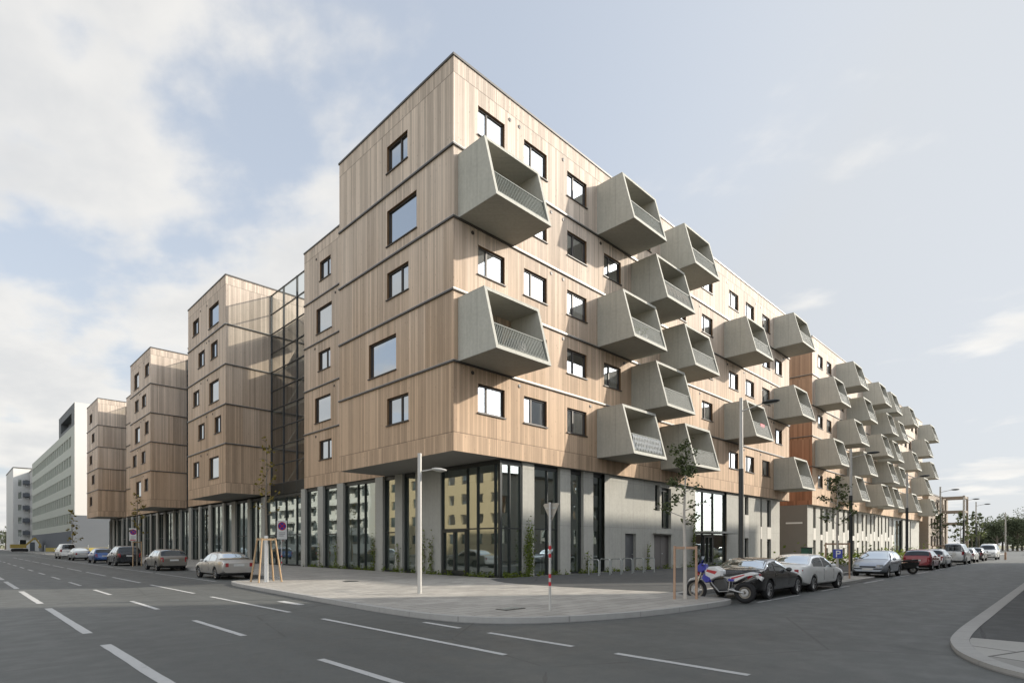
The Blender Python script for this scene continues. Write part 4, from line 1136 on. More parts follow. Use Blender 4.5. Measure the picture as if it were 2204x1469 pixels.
t = thing('tree_guard', 'white protective sleeve around the trunk of the yellowing tree', 'tree guard', (10.05, 25.5, GL))
m = MB(); m.tube((0,0,0),(0,0,2.05),.085,.08,12,cap=False); m.build('sleeve', WHITE, t)
street_tree(15.9, 8.45, 4.75, LEAF_A, 'small leafy tree with pale trunk between reddish stakes behind the motorcycle', 900, .9, .47, trunk_mat=BARK_W, lsize=.125, seed=9)
tree_stakes(15.9, 8.45, [(-.24,.22),(.24,-.25)], 1.62, 'reddish timber stakes around the pale trunked tree by the motorcycle', STAKE_RED, True, .02)
street_tree(30.8, 8.3, 4.9, LEAF_A, 'small leafy tree beside the dark lamp pole and the blue parking sign', 520, 1.0, .5, trunk_mat=BARK_W, lsize=.17, seed=13)
tree_stakes(30.8, 8.3, [(-.45,.4),(.5,-.4)], 1.75, 'two timber stakes by the tree next to the blue parking sign', STAKE_RED, True, .02)
street_tree(10.45, 51.6, 5.6, LEAF_Y, 'slim yellowing tree beside a stake between the estate and the off-roader', 130, .8, .4, trunk_mat=BARK, lsize=.2, seed=21)
tree_stakes(10.3, 50.9, [(-.3,-.2),(.35,.2)], 1.9, 'timber stakes between the grey beige estate and the dark off-roader', STAKE, True, .05)
street_tree(11.6, 92.5, 6.2, LEAF_Y, 'slim yellow green tree before the long pale building', 200, 1.0, .3, trunk_mat=BARK, lsize=.28, seed=23)
street_tree(59.8, 8.4, 4.6, LEAF_A, 'small leafy tree far down the side street between white and silver cars', 260, .9, .45, trunk_mat=BARK, lsize=.2, seed=25)
tree_stakes(59.8, 8.4, [(-.4,.35),(.4,-.35)], 1.6, 'reddish stakes far down the side street between white and silver cars', STAKE_RED, True, .02)
for i, (x, y, s) in enumerate(((100.,11.5,31),(112,11.5,33),(124,11.8,35))):
    street_tree(x, y, 6.0+.4*i, LEAF_A, ('bushy street tree nearest the timber frame tower','bushy street tree behind the timber frame tower','most distant bushy street tree of the side street')[i], 420, 1.7, .3, trunk_mat=BARK, lsize=.36, seed=s, group='street trees by the frame tower')

def climber(x, y, h, wd, n, label, seed, face, z=GL, leaf=None):
    rg = random.Random(seed); t = thing('climbing_plant', label, 'climbing plant', (x, y, z), 0, 'young climbing plants at the shop fronts')
    st = MB(); lf = MB()
    ux, uy = (0, 1) if face == 'x-' else (1, 0); nx, ny = (-1, 0) if face == 'x-' else (0, -1)
    for k in range(5):
        u = 0; d = .05; pts = []
        for i in range(7):
            zz = h*(i/6)*rg.uniform(.75,1.); u += rg.uniform(-.12,.12)*wd*2; d = .05+.05*rg.random()
            pts.append((ux*u+nx*d, uy*u+ny*d, h*i/6*(1-.1*k)))
        st.path(pts, .007, 4)
        for i in range(n//5):
            j = rg.randrange(6); a = Vector(pts[j]).lerp(Vector(pts[j+1]), rg.random())
            lf.leaf(a + Vector((ux*rg.gauss(0,wd*.45)+nx*rg.uniform(0,.13), uy*rg.gauss(0,wd*.45)+ny*rg.uniform(0,.13), rg.gauss(0,.12))), rg.uniform(.07,.15), rg)
    st.build('stems', BARK, t); lf.build('leaves', leaf or LEAF_V, t); return t
xw, yw_ = XB-.03, YG-.03
climber(on_y(1137, yw_), yw_, 3.0, .34, 900, 'bright vine climbing the first concrete pier right of the glazed corner', 1, 'y-')
climber(on_y(1262, yw_), yw_, 1.25, .22, 110, 'small drooping vine at the third concrete pier of the side street', 2, 'y-')
climber(on_y(1391, yw_), yw_, 1.9, .16, 150, 'hanging green vine on the concrete wall beside the steel door', 3, 'y-')
climber(on_y(1491, yw_), yw_, 3.9, .22, 420, 'tall green vine beside the glazed entrance with canopy', 4, 'y-')
climber(xw, on_x(915, XB), 2.7, .28, 170, 'vine on the wide concrete pier nearest the short lamp post', 5, 'x-')
climber(xw, on_x(932, XB), 2.2, .22, 190, 'darker vine on the wide concrete pier beside the glazed entrance', 6, 'x-')
climber(xw, on_x(808, XB), 2.4, .24, 200, 'yellow green vine at the concrete column left of two narrow columns', 7, 'x-')
climber(xw, on_x(860, XB), 1.7, .2, 90, 'small vine at the narrow concrete column left of the wide pier', 8, 'x-')
climber(xw, on_x(727, XB), 2.3, .22, 150, 'slim vine at the concrete column under the end of the overhang', 9, 'x-')
climber(xw, on_x(690, XB), 2.0, .2, 80, 'thin vine at the column just right of the glazed stair', 10, 'x-')
# low planting strip at the foot of the fronts
rg = random.Random(5); m = MB()
for i in range(3600):
    if i < 1500: p = (XB-.12+rg.gauss(0,.09), rg.uniform(20.3,41.5)); k = 1 if rg.random() < .75 else 0
    else: p = (19.4+(rg.random()**1.5)*37, YG-.14+rg.gauss(0,.09)); k = 1
    if math.sin(p[0]*2.1+p[1]*1.7)+math.sin(p[0]*5.3-p[1]*3.9) < -.25: continue
    if 24.9 < p[1] < 26.9 and p[0] < 19.4: pass
    m.leaf((p[0], p[1], GL+abs(rg.gauss(0,.13))), rg.uniform(.07,.16), rg)
for i in range(1100):      # grass edge along the second building
    m.leaf((rg.uniform(66,125), 19.5+rg.gauss(0,.35), GL+abs(rg.gauss(0,.28))), rg.uniform(.2,.4), rg)
for i in range(4200):      # loose shrubs in the strip before the second building
    x_ = rg.uniform(35.5,128); c_ = .5+.5*math.sin(x_*.8)+.3*math.sin(x_*2.3)
    if c_ < .35: continue
    m.leaf((x_, 13.2+rg.gauss(0,.5), GL+abs(rg.gauss(0,.62*c_+.08))), rg.uniform(.14,.3), rg)
tag(m.build('ground_cover', LEAF_V), 'low green plants growing along the foot of the fronts', 'plants', kind='stuff')

# ------------------------------------------------------------------ motorcycles
def moto_wheel(t, x, r, wt, seed=0, disc=True):
    m = MB(); prof = []
    for k in range(13):
        a = 2*math.pi*k/12; prof.append((r-wt*.5+wt*.5*math.cos(a), wt*.5*math.sin(a)))
    m.lathe(prof, (x,0,r), 'y', 30)
    o = m.build('wheel', RUBBER, t)
    q = MB(); q.lathe([(r-wt-.03,-.04),(r-wt+.01,-.045),(r-wt+.01,.045),(r-wt-.03,.04),(r-wt-.03,-.04)], (x,0,r), 'y', 30); q.lathe([(.001,-.07),(.04,-.07),(.04,.07),(.001,.07)], (x,0,r), 'y', 12)
    for k in range(12):
        a = 2*math.pi*k/12; q.bar((x+.035*math.cos(a), .05*(-1)**k, r+.035*math.sin(a)), (x+(r-wt)*math.cos(a+.25), 0, r+(r-wt)*math.sin(a+.25)), .006, .006)
    q.build('rim', m_simple('spoked_rim', (.22,.20,.17), .4, .7), o)
    if disc:
        q = MB(); q.lathe([(.05,.062),(.125,.062),(.125,.067),(.05,.067)], (x,0,r), 'y', 24); q.build('brake_disc', CHROME, o)
def extrude(mb, pts, y0, y1, mi=0, taper=.8):
    n = len(pts); cx = sum(p[0] for p in pts)/n; cz = sum(p[1] for p in pts)/n
    rings = [(y0,taper),(y0*.6,1),(y1*.6,1),(y1,taper)]
    v = [(cx+(a-cx)*s, y, cz+(b-cz)*s) for y, s in rings for a, b in pts]
    fs = [tuple(range(n)), tuple(range(4*n-1,3*n-1,-1))] + [(r*n+i, (r+1)*n+i, (r+1)*n+(i+1)%n, r*n+(i+1)%n) for r in range(3) for i in range(n)]
    o = len(mb.v); mb.add(v, fs, mi); return mb
P_BIKEW = m_paint('white_fairing_paint', (.70,.70,.69)); P_BIKEB = m_paint('blue_fairing_paint', (.035,.04,.34)); P_BIKER = m_paint('red_fairing_paint', (.48,.02,.03))
def adventure_bike(loc, yaw, label):
    t = thing('motorcycle', label, 'motorcycle', loc, yaw)         # front wheel towards local +X
    moto_wheel(t, 1.53, .345, .11); moto_wheel(t, 0, .33, .16)
    m = MB()
    for s in (-1,1):
        m.path([(1.53,.10*s,.335),(1.36,.10*s,.80),(1.27,.10*s,1.06)], [.028,.03,.024], 8)
    m.build('fork', CHROME, t)
    m = MB(); extrude(m, [(1.22,.74),(1.42,.78),(1.66,.72),(1.80,.60),(1.72,.70),(1.5,.70),(1.3,.66)], -.075, .075); m.build('mudguard', P_BIKEW, t)
    m = MB()
    for s in (-1,1):
        m.path([(1.24,.05*s,1.0),(.95,.13*s,.55),(.75,.14*s,.33),(.45,.13*s,.36),(.42,.12*s,.78)], .02, 7); m.path([(1.22,.05*s,.95),(.75,.12*s,.80),(.1,.12*s,.92)], .018, 7)
    m.build('frame', RIM, t)
    m = MB(); 
    for s in (-1,1): m.path([(.48,.11*s,.42),(0,.11*s,.315)], .028, 8)
    m.build('swingarm', RIM, t)
    m = MB(); extrude(m, [(.50,.36),(.92,.34),(1.0,.50),(.92,.72),(.60,.76),(.46,.58)], -.11, .11); m.lathe([(.001,-.19),(.07,-.19),(.08,-.12)], (.66,0,.46), 'y', 16); m.build('engine', m_simple('engine_alloy', (.07,.07,.07), .45, .6), t)
    m = MB(); extrude(m, [(.62,.82),(.64,1.0),(.84,1.12),(1.08,1.10),(1.22,.98),(1.20,.76),(1.0,.66),(.86,.74)], -.20, .20); tk = m.build('fuel_tank', P_BIKEW, t)
    for s in (-1,1):
        q = MB(); q.quad((.78,.203*s,.96),(1.10,.203*s,1.02),(1.14,.203*s,.95),(.86,.203*s,.87)); q.build('red_stripe', P_BIKER, tk)
        q = MB(); extrude(q, [(.98,.76),(1.22,.88),(1.30,.74),(1.16,.58),(1.0,.62)], .10*s, .225*s); q.build('side_fairing', P_BIKEB, t)
    m = MB(); extrude(m, [(1.16,1.0),(1.20,1.18),(1.36,1.20),(1.52,1.06),(1.50,.96),(1.30,.90)], -.19, .19); fa = m.build('front_fairing', P_BIKEB, t)
    q = MB(); extrude(q, [(1.36,.86),(1.46,.93),(1.50,.88),(1.42,.80)], -.12, .12); q.build('nose_stripe', P_BIKER, t)
    q = MB(); q.ball((1.50,0,1.02), .05, .11, .06, 12, 8); q.build('headlight', HEADL, fa)
    q = MB(); q.add([(1.44,-.16,1.16),(1.44,.16,1.16),(1.30,.14,1.42),(1.30,-.14,1.42),(1.38,-.2,1.16),(1.38,.2,1.16)], [(0,1,2,3),(0,3,4),(1,5,2)]); q.build('windscreen', GLASS_CAR, fa)
    m = MB(); extrude(m, [(-.18,.99),(.20,.93),(.66,.87),(.66,.80),(.2,.82),(-.2,.92)], -.14, .14); m.build('seat', BLACKPL, t)
    m = MB(); extrude(m, [(-.42,.94),(-.15,.97),(.42,.82),(.5,.66),(.28,.64),(-.1,.84),(-.40,.90)], -.15, .15); tp = m.build('tail_panel', P_BIKEW, t)
    for s in (-1,1):
        q = MB(); q.quad((-.05,.154*s,.90),(.36,.154*s,.78),(.40,.154*s,.71),(-.02,.154*s,.86)); q.build('red_stripe', P_BIKER, tp)
        q = MB(); q.quad((.26,.1545*s,.74),(.46,.1545*s,.74),(.46,.1545*s,.67),(.3,.1545*s,.67)); q.build('blue_stripe', P_BIKEB, tp)
    m = MB(); extrude(m, [(-.55,.80),(-.36,.90),(-.30,.86),(-.5,.70)], -.07, .07); m.build('rear_mudguard', P_BIKEW, t)
    m = MB(); m.box(-.47,-.43,-.06,.06,.86,.92); m.build('tail_light', TAIL, t)
    m = MB(); m.path([(-.36,-.17,1.02),(-.36,.17,1.02),(.02,.17,1.0),(.02,-.17,1.0),(-.36,-.17,1.02)], .013, 6); m.build('luggage_rack', BLACKPL, t)
    m = MB(); m.path([(.95,-.2,.40),(.6,-.21,.34),(.35,-.20,.48)], .025, 8); m.path([(.35,-.20,.48),(-.28,-.20,.80)], [.055,.062], 10); m.build('exhaust', RIM, t)
    m = MB(); m.path([(1.16,-.40,1.16),(1.22,-.28,1.14),(1.24,0,1.10),(1.22,.28,1.14),(1.16,.40,1.16)], .014, 7); hb = m.build('handlebar', BLACKPL, t)
    for s in (-1,1):
        q = MB(); q.tube((1.16,.40*s,1.16),(1.14,.52*s,1.155),.018,.018,8); q.build('grip', RUBBER, hb)
        q = MB(); q.bar((1.22,.3*s,1.15),(1.26,.38*s,1.34),.01,.01); q.ball((1.26,.40*s,1.37), .015, .06, .04, 10, 6); q.build('mirror', BLACKPL, hb)
    m = MB(); m.path([(.55,.14,.30),(.45,.42,.0)], .014, 6); m.build('side_stand', BLACKPL, t)
    return t
adventure_bike((17.3, 7.2, GL if False else 0.0), R(95), 'white, blue and red off-road motorcycle on spoked wheels beside the staked tree')
def scooter(loc, yaw, label):
    t = thing('motor_scooter', label, 'motorcycle', loc, yaw)
    moto_wheel(t, 1.35, .27, .11); moto_wheel(t, 0, .27, .13)
    m = MB(); extrude(m, [(1.12,.30),(1.2,.95),(1.30,1.0),(1.42,.7),(1.40,.45),(1.25,.3)], -.19, .19); m.build('front_shield', BLACKPL, t)
    m = MB(); extrude(m, [(.5,.22),(1.18,.24),(1.18,.34),(.5,.36)], -.17, .17); m.build('footboard', BLACKPL, t)
    m = MB(); extrude(m, [(-.32,.62),(-.1,.36),(.55,.26),(.62,.66),(.2,.74),(-.3,.76)], -.19, .19); m.build('body', P_BLACK, t)
    m = MB(); extrude(m, [(-.28,.78),(.6,.72),(.66,.80),(.3,.86),(-.26,.90)], -.16, .16); m.build('seat', RUBBER, t)
    m = MB(); m.path([(1.18,-.34,1.04),(1.22,0,1.0),(1.18,.34,1.04)], .02, 7); m.build('handlebar', BLACKPL, t)
    m = MB(); m.box(-.34,-.30,-.08,.08,.66,.73); m.build('tail_light', TAIL, t)
    for s in (-1,1):
        m = MB(); m.path([(1.35,.08*s,.27),(1.25,.08*s,.6)], .022, 7); m.build('fork_leg', RIM, t)
    m = MB(); m.path([(.3,-.2,.3),(-.35,-.2,.4)], [.05,.06], 10); m.build('exhaust', RIM, t)
    return t
scooter((41.6, 7.1, 0), R(112), 'dark motor scooter parked between the pale blue hatchback and the red car')
# things on the balconies
t = thing('covered_furniture', 'dark covered furniture standing inside the lower corner balcony', 'furniture', (18.6, 18.35, BASE[1]+.19))
rg = random.Random(2); m = MB(); n = 14; v = []
for j, (z_, s_) in enumerate(((0,1.05),(.25,1.),(.55,.96),(.78,.8),(.88,.35))):
    for k in range(n): a = 2*math.pi*k/n; rr_ = s_*(1+.07*math.sin(5*a+j)+rg.uniform(-.04,.04)); v.append((.72*rr_*math.cos(a), .42*rr_*math.sin(a), z_))
m.add(v, [(j*n+k, j*n+(k+1)%n, (j+1)*n+(k+1)%n, (j+1)*n+k) for j in range(4) for k in range(n)] + [tuple(4*n+k for k in range(n))], 0, True); m.build('cover', BLACKPL, t)
t = thing('lattice_screen', 'white lattice screen fixed inside the railing of the lowest near balcony', 'screen', (27.05, 19.98, BASE[0]))
m = MB(); z0_, z1_ = .27, 1.18; y0_, y1_ = front(z0_)+.028, front(z1_)+.028
for i in range(19):
    xa_ = .2+i*.17
    for s in (0,1):
        xb_ = xa_+(.25 if s else -.25)
        if .17 < xb_ < BW-.17: m.bar((xa_,y0_+.012*s,z0_),(xb_,y1_+.012*s,z1_),.075,.008)
m.build('lattice', WHITE, t)
for xx, nm in ((28.0,'white plant pot standing left behind the railing of the second row balcony'),(28.75,'white plant pot standing right behind the railing of the second row balcony')):
    t = thing('plant_pot', nm, 'plant pot', (xx, 17.85, BASE[2]+.19)); m = MB(); m.lathe([(.001,0),(.13,0),(.19,.38),(.17,.38),(.16,.3),(.001,.3)], (0,0,.0), 'z', 14); m.build('pot', WHITE, t)
    m = MB(); rg = random.Random(int(xx*10))
    for i in range(60): m.leaf((rg.gauss(0,.09), rg.gauss(0,.09), .42+abs(rg.gauss(0,.14))), .1, rg)
    m.build('leaves', LEAF_V, t)
def screen(name, label, x, k, mt):
    t = thing(name, label, 'screen', (x, 19.98, BASE[k])); m = MB(); z0_, z1_ = .27, 1.16; y0_, y1_ = front(z0_)+.13, front(z1_)+.13
    n = 44; xs_ = [.18+(BW-.36)*i/n for i in range(n+1)]
    for i in range(n):
        d = .008*(i % 2); m.add([(xs_[i],y0_+d,z0_),(xs_[i+1],y0_+d,z0_),(xs_[i+1],y1_+d,z1_),(xs_[i],y1_+d,z1_),(xs_[i],y0_+d+.012,z0_),(xs_[i+1],y0_+d+.012,z0_),(xs_[i+1],y1_+d+.012,z1_),(xs_[i],y1_+d+.012,z1_)],
            [(0,1,2,3),(7,6,5,4),(0,3,7,4),(1,5,6,2),(3,2,6,7),(0,4,5,1)])
    m.build('reed_mat', mt, t)
screen('reed_screen', 'brown reed screen inside the railing of the balcony between two higher ones', 30.67, 3, m_simple('brown_reed', (.20,.15,.115), .9, var=.3, scale=12))
screen('reed_screen', 'yellow green screen inside a balcony railing of the second house', 78, 3, m_simple('yellow_green_mat', (.36,.38,.17), .9, var=.2, scale=8))
screen('reed_screen', 'beige screen inside the first upper balcony of the second house', 66.2, 3, m_simple('beige_mat', (.42,.37,.30), .9, var=.2, scale=8))
t = thing('folding_chair', 'dark folding chair standing in the topmost corner balcony', 'chair', (17.7, 18.4, BASE[3]+.19), R(40))
for sx in (-.22, .22):
    m = MB(); m.path([(sx,-.22,0),(sx,.16,.86)], .018, 6); m.build('back_leg', BLACKPL, t)
    m = MB(); m.path([(sx,.22,0),(sx,-.2,.46)], .018, 6); m.build('front_leg', BLACKPL, t)
m = MB(); m.box(-.22,.22,-.22,.2,.44,.47); m.build('seat', BLACKPL, t)
m = MB(); m.add([(-.22,.05,.60),(.22,.05,.60),(.22,.15,.86),(-.22,.15,.86),(-.22,.07,.60),(.22,.07,.60),(.22,.17,.86),(-.22,.17,.86)],[(0,1,2,3),(7,6,5,4),(0,3,7,4),(1,5,6,2),(3,2,6,7),(0,4,5,1)]); m.build('backrest', BLACKPL, t)
t = thing('red_towel', 'red towel hung over the railing of the balcony behind the nearest tall lamp', 'towel', (46.1, 19.98+front(1.22)+.07, BASE[1]+1.25))
m = MB(); m.box(-.4,.4,-.045,-.03,-.32,.012); m.box(-.4,.4,-.03,.03,.0,.012); m.box(-.4,.4,.03,.045,-.28,.012); m.build('cloth', RED, t)

# ------------------------------------------------------------------ other buildings
def plain_house(name, label, x0, x1, y0, y1, h, wallm, faces, cat='building', band=None, win=(1.5,1.6), pitch=3.2, sp=3.0, first=1.0, base=None, skip=()):
    t = thing(name, label, cat, ((x0+x1)/2, (y0+y1)/2, 0))
    m = MB(); ops = {}
    for f in ('x-','x+','y-','y+'):
        u0, u1 = (y0,y1) if f[0] == 'x' else (x0,x1); o = []
        if f in faces:
            nf = int((h-first)/pitch); nu = int((u1-u0)/sp)
            for j in range(nf):
                for i in range(nu):
                    u = u0 + (u1-u0-nu*sp)/2 + sp*i + (sp-win[0])/2; z = first + pitch*j + .9
                    if z+win[1] > h-.5 or (i, j) in skip: continue
                    o.append((u, u+win[0], z, z+win[1]))
        ops[f] = o
        c = {'x-':x0,'x+':x1,'y-':y0,'y+':y1}[f]
        wall(m, f, c, u0, u1, 0 if base is None else base, h, o, .22, 0, 0)
    part(m, 'wall', wallm, t)
    m = MB(); m.box(x0-.1,x1+.1,y0-.1,y1+.1,h,h+.25); part(m, 'roof', FLASH, t)
    if base is not None:
        m = MB(); m.box(x0+.15,x1-.15,y0+.15,y1-.15,0,base-.004); part(m, 'plinth', GREYWALL, t)
    cache = {}
    for f in ops:
        c = {'x-':x0,'x+':x1,'y-':y0,'y+':y1}[f]
        lim = ops[f][:96]
        for a, b, q, r in lim:
            fm = MB(); fq(fm, f, c, a, b, q, r, .2); key = f
            if key not in cache:
                mm = MB(); fq(mm, f, 0, 0, win[0], 0, win[1], 0); cache[key] = mm.mesh('window', [GLASS_WIN[0]])
            loc = {'x-':(c+.2,a,q),'x+':(c-.2,a,q),'y-':(a,c+.2,q),'y+':(a,c-.2,q)}[f]
            place('window', cache[key], t, loc)
    return t
YELLOW = m_simple('yellow_render', (.45,.365,.235), .85, var=.05, scale=.8); WHITEW = m_simple('white_render', (.56,.56,.54), .85, var=.05, scale=.8)
GREYW2 = m_simple('blue_grey_render', (.11,.122,.138), .85, var=.06, scale=.8); GREYL2 = m_simple('mid_grey_render', (.26,.27,.28), .85, var=.06, scale=.8); PALEG = m_simple('pale_green_grey_panels', (.40,.42,.37), .7, var=.05, scale=1.); GREYL = m_simple('light_grey_render', (.38,.38,.37), .85, var=.05, scale=.8)
# across the main street (they show in the shop windows)
plain_house('yellow_apartment_building', 'yellow rendered apartment house across the main street', -34, -18.2, 48, 94, 19.6, YELLOW, ('x+',), win=(1.6,1.5), pitch=3.1, sp=3.4)
wt = plain_house('white_apartment_building', 'white apartment house with long balconies across the main street', -34, -18.2, 96, 150, 19, WHITEW, ('x+',), win=(2.2,2.0), pitch=3.1, sp=3.6)
for j in range(5):
    for i in range(5):
        m = MB(); y_ = 98.5+10.4*i; z_ = 3.6+3.1*j; m.box(-18.2,-16.6,y_,y_+6.5,z_,z_+.18); m.box(-16.7,-16.62,y_,y_+6.5,z_+.18,z_+1.15); part(m, 'balcony', WHITEW, wt)
plain_house('grey_apartment_building', 'light grey apartment house across the main street, far end', -34, -18.2, 154, 235, 18, GREYL, ('x+',), win=(1.6,1.7), pitch=3.1, sp=4.2)
# across the side street (they shade the crossing)
plain_house('grey_apartment_building', 'grey apartment house behind the viewer at the crossing', 14.5, 35.8, -22, -3.0, 21, GREYL, ('y+','x-'), win=(1.5,1.6), pitch=3.1, sp=3.5)
plain_house('grey_apartment_building', 'tall dark grey apartment house across the side street', 52.0, 84, -8.5, -3.0, 21, GREYL2, ('y+','x-'), win=(1.5,1.6), pitch=3.1, sp=3.6)
plain_house('low_shade_block', 'unseen low grey block added between the taller houses to shade the side street', 36.1, 51.8, -9, -3.0, 9.3, GREYL, ('y+',), win=(2.2,1.8), pitch=3.4, sp=3.9)  # unseen block added in the gap so its shadow covers the near roadway
m = MB(); m.box(84.3,170,-3.4,-3.1,0,3.4); o = tag(m.build('garden_wall', m_simple('brown_wall', (.12,.085,.07), .9)), 'long brown boundary wall across the side street', 'wall')

# long pale office block beyond the timber house
wx = 16.6; wy = 130.
t = thing('office_building', 'long pale office block with five rows of windows beyond the timber towers', 'building', (wx+10, 165, 0))
m = MB(); ops = []
for j in range(5):
    z_ = 5.7+3.62*j
    for i in range(20):
        u = wy+4.2+3.4*i; ops.append((u, u+2.75, z_, z_+2.0))
wall(m, 'x-', wx, wy+.01, 203, 4.4, 23.8, ops, .25, 0, 0); m.quad((wx,203,4.4),(wx+20,203,4.4),(wx+20,203,24),(wx,203,24)); part(m, 'facade', PALEG, t)
PANE_G = m_glass('green_grey_blind_glass', (.72,.76,.70), .06, (.30,.325,.275)); ob = MB().quad((0,2.75,0),(0,0,0),(0,0,2.0),(0,2.75,2.0)).mesh('window', PANE_G)
fin = MB(); 
for q in range(4): fin.box(-.12,-.02,.25+.72*q,.33+.72*q,0,2.0)
finm = fin.mesh('sun_fins', PALEG)
for a, b, q, r in ops:
    o = place('window', ob, t, (wx+.2, a, q)); link('sun_fins', finm, o)
m = MB(); wall(m, 'y-', wy, wx, 40, 7.2, 27.9); part(m, 'end_wall', m_simple('white_end_wall', (.56,.55,.53), .85, var=.03), t)
m = MB(); m.box(wx-.5,44,wy-.6,wy-.01,0,7.15); m.box(wx-.02,wx+.6,wy-.005,203,0,4.38); part(m, 'plinth', GREYW2, t)
m = MB(); wall(m, 'x-', wx+.05, wy+.02, 151, 23.85, 27.9, [(wy+4,148,24.4,26.5)], 1.2, 0, 0); m.quad((wx,wy,27.9),(40,wy,27.9),(40,151,27.9),(wx,151,27.9)); m.quad((wx+1.3,wy,23.9),(wx+1.3,151,23.9),(wx+1.3,151,27.8),(wx+1.3,wy,27.8)); part(m, 'roof_storey', m_simple('dark_grey_panels', (.11,.12,.125), .7), t)
m = MB(); m.box(wx+4,wx+5,wy+3,wy+4,27.9,28.9); m.box(wx+8,wx+12,wy+4,wy+6,27.9,28.7); part(m, 'roof_plant', RAIL, t)
# white balcony house at the far end
t = plain_house('white_apartment_building', 'white apartment house with dark balconies at the far left end of the street', 13.4, 24, 214, 240, 23.6, WHITEW, ('y-',), win=(.75,1.9), pitch=3.6, sp=1.55, first=3.2)
for j in range(5):
    m = MB(); z_ = 4.6+3.6*j; m.box(15.4,17.2,212.4,214,z_,z_+.16); m.box(15.4,17.2,212.4,212.46,z_+.16,z_+1.1); m.box(15.4,15.46,212.46,214,z_+.16,z_+1.1); part(m, 'balcony', GREYW2, t)
plain_house('grey_apartment_building', 'narrow grey house between the office block and the white balcony house', 16.9, 30, 203.2, 213.8, 22.5, GREYL, ('x-',), win=(1.4,1.6), pitch=3.4, sp=2.6, first=3.)
# small things on the far left
t = thing('construction_barrier', 'yellow construction barrier boards far up the main street', 'barrier', (16., 125, GL))
for i in range(3):
    m = MB(); m.box(-4+3.0*i,-1.2+3.0*i,-.05,.05,.45,1.1); b_ = m.build('board', m_simple('yellow_boards', (.34,.28,.08), .7), t)
for i in range(4):
    m = MB(); m.box(-4.15+3.0*i,-4.05+3.0*i,-.06,.06,0,1.6); m.build('post', RAIL, t)
t = thing('excavator', 'small yellow excavator working far up the main street', 'excavator', (11.6, 168, GL))
YEL = m_simple('machine_yellow', (.36,.26,.06), .6)
for s in (-1,1):
    m = MB(); extrude(m, [(-1.3,.1),(1.3,.1),(1.5,.4),(1.3,.75),(-1.3,.75),(-1.5,.4)], .7*s, 1.2*s); m.build('track', RUBBER, t)
m = MB(); m.box(-1.6,1.1,-1.05,1.05,.85,1.7); m.build('body', YEL, t)
m = MB(); m.box(.0,1.1,-.1,1.0,1.705,2.7); m.build('cab', GLASS_CAR, t)
m = MB(); m.bar((1.0,-.4,1.5),(2.6,-.4,3.2),.3,.35); m.bar((2.6,-.4,3.2),(3.6,-.4,1.5),.22,.28); ar = m.build('boom', YEL, t)
m = MB(); extrude(m, [(3.3,1.5),(3.8,1.4),(3.7,.8),(3.2,.9)], -.8, 0.); m.build('bucket', YEL, ar)
t = thing('site_container', 'white site container far up the main street beside the excavator', 'container', (14.2, 176, GL))
m = MB(); m.box(-1.2,1.2,-3,3,.1,2.7); m.build('container_body', WHITE, t); m = MB(); m.box(-.45,.45,-3.03,-3.002,.15,2.2); m.build('door', GREYW2, t)
m = MB(); m.box(-1.25,1.25,-3.05,3.05,2.702,2.8); m.build('roof', GREYL, t)

# brown timber house and open frame tower at the end of the side street
BROWN = m_simple('brown_boards', (.25,.205,.16), .8, var=.15, scale=3)
t = plain_house('brown_apartment_building', 'brown boarded house with stacked loggias beyond the second larch house', 128, 150, 19.4, 34, 11.2, BROWN, ('y-','x-'), win=(2.0,1.9), pitch=3.3, sp=3.2, first=.6)
t = thing('timber_frame_tower', 'open timber frame tower standing at the end of the side street', 'frame tower', (139.5, 17.0, GL))
for a, b in ((-2.2,-1.7),(2.2,-1.7),(2.2,1.7),(-2.2,1.7)):
    m = MB(); m.box(a-.17,a+.17,b-.17,b+.17,0,11.0); m.build('post', BROWN, t)
for z_ in (5.7, 8.0, 10.7):
    for (x0_,x1_,y0_,y1_) in ((-2.02,2.02,-1.8,-1.6),(-2.02,2.02,1.6,1.8),(-2.3,-2.1,-1.52,1.52),(2.1,2.3,-1.52,1.52)):
        m = MB(); m.box(x0_,x1_,y0_,y1_,z_-.2,z_+.2); m.build('beam', BROWN, t)

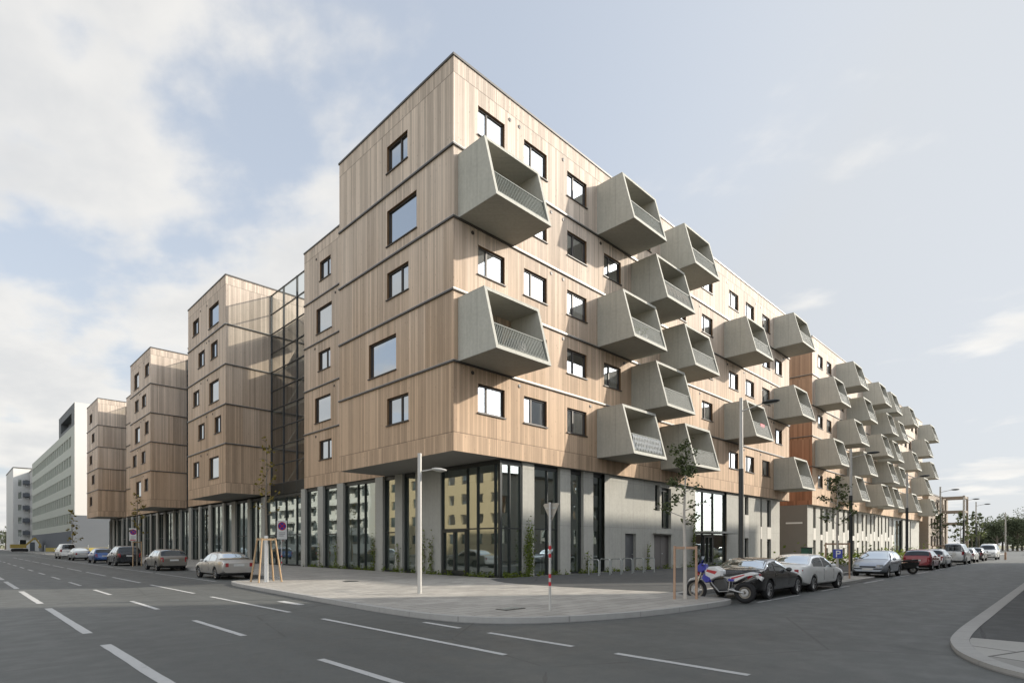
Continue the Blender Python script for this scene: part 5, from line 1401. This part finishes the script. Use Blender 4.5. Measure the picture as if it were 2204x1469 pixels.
# far trees to the right, each with trunk and crown
def far_tree(x, y, h, r, seed, label, nleaf=2000):
    rg = random.Random(seed); t = thing('far_tree', label, 'tree', (x, y, 0), 0, 'trees beyond the end of the side street')
    m = MB(); m.path([(0,0,0),(.1,0,h*.35),(0,.1,h*.8)], [.3,.22,.06], 8); 
    for i in range(7):
        a = i*2.3; m.path([(0,0,h*(.25+.07*i)),(math.cos(a)*r*.6,math.sin(a)*r*.6,h*(.45+.07*i))],[.12,.03],6)
    m.build('trunk', BARK, t)
    lobes = []
    for i in range(16):
        a = rg.uniform(0,6.28); q = rg.random()**.5; z_ = rg.uniform(.18,.95); lim = r*(1-abs(z_-.45)*1.1)
        lobes.append((math.cos(a)*lim*q*.85, math.sin(a)*lim*q*.85, z_*h, r*rg.uniform(.25,.5)))
    lf = MB()
    for i in range(nleaf):
        c = rg.choice(lobes); d = Vector((rg.gauss(0,1),rg.gauss(0,1),rg.gauss(0,.8))).normalized()*c[3]*rg.uniform(.55,1.05)
        lf.leaf((c[0]+d.x, c[1]+d.y, max(.4, c[2]+d.z)), rg.uniform(.32,.62), rg)
    lf.build('crown', LEAF_F, t)
rg = random.Random(77)
spots = []
for i, px in enumerate((2092,2108,2122,2136,2146,2158,2168,2180,2190,2200,2212,2226)):
    d = 150 + 22*rg.random(); tt = (px-CX)/F; X = d*.7071*(1+tt); Y = d*.7071*(1-tt)
    far_tree(X, Y, (5.5,4.5,6.5,9.0,7.5,8.5,10.5,9.5,10.8,9.5,10.5,10)[i]*rg.uniform(.9,1.05), rg.uniform(3.0,4.2), 100+i, 'dark green tree in the belt of trees beyond the end of the side street')
for i, px in enumerate((-8, 12, 26)):
    tt = (px-CX)/F; d = 190.; far_tree(d*.7071*(1+tt), d*.7071*(1-tt), 6.5+i, 3.0, 140+i, 'yellow green tree far up the main street beside the white balcony house', 500)
# dry bank before the belt of trees
m = MB(); v = []
for i in range(25):
    y_ = -30+3*i
    for dx_, z_ in ((0,-.02),(3,.7+.2*math.sin(i*1.3)),(10,1.0+.25*math.sin(i*.9)),(40,.8)): v.append((128-.55*max(0,12-y_)*0+dx_+ (0 if y_ < 8 else 60), y_, z_))
t_ = [(i*4+k,(i+1)*4+k,(i+1)*4+k+1,i*4+k+1) for i in range(12) for k in range(3)]
m.add(v, t_, 0, True); struct('field', m.build('field', FIELD), 'dry grassy bank before the far trees', 'field')
# slim pole and small sign far right
for px, y_, l in ((2164, 5.6, 'thin grey pole at the far right end of the side street'),):
    x = on_y(px, 6.0); t = thing('traffic_pole', l, 'pole', (x, 6.0, 0)); m = MB(); m.tube((0,0,.0),(0,0,5.6),.07,.06,8); m.build('pole', POLE_LT, t); m = MB(); m.tube((0,0,0),(0,0,.9),.1,.1,8); m.build('base_sleeve', STAKE_RED, t)
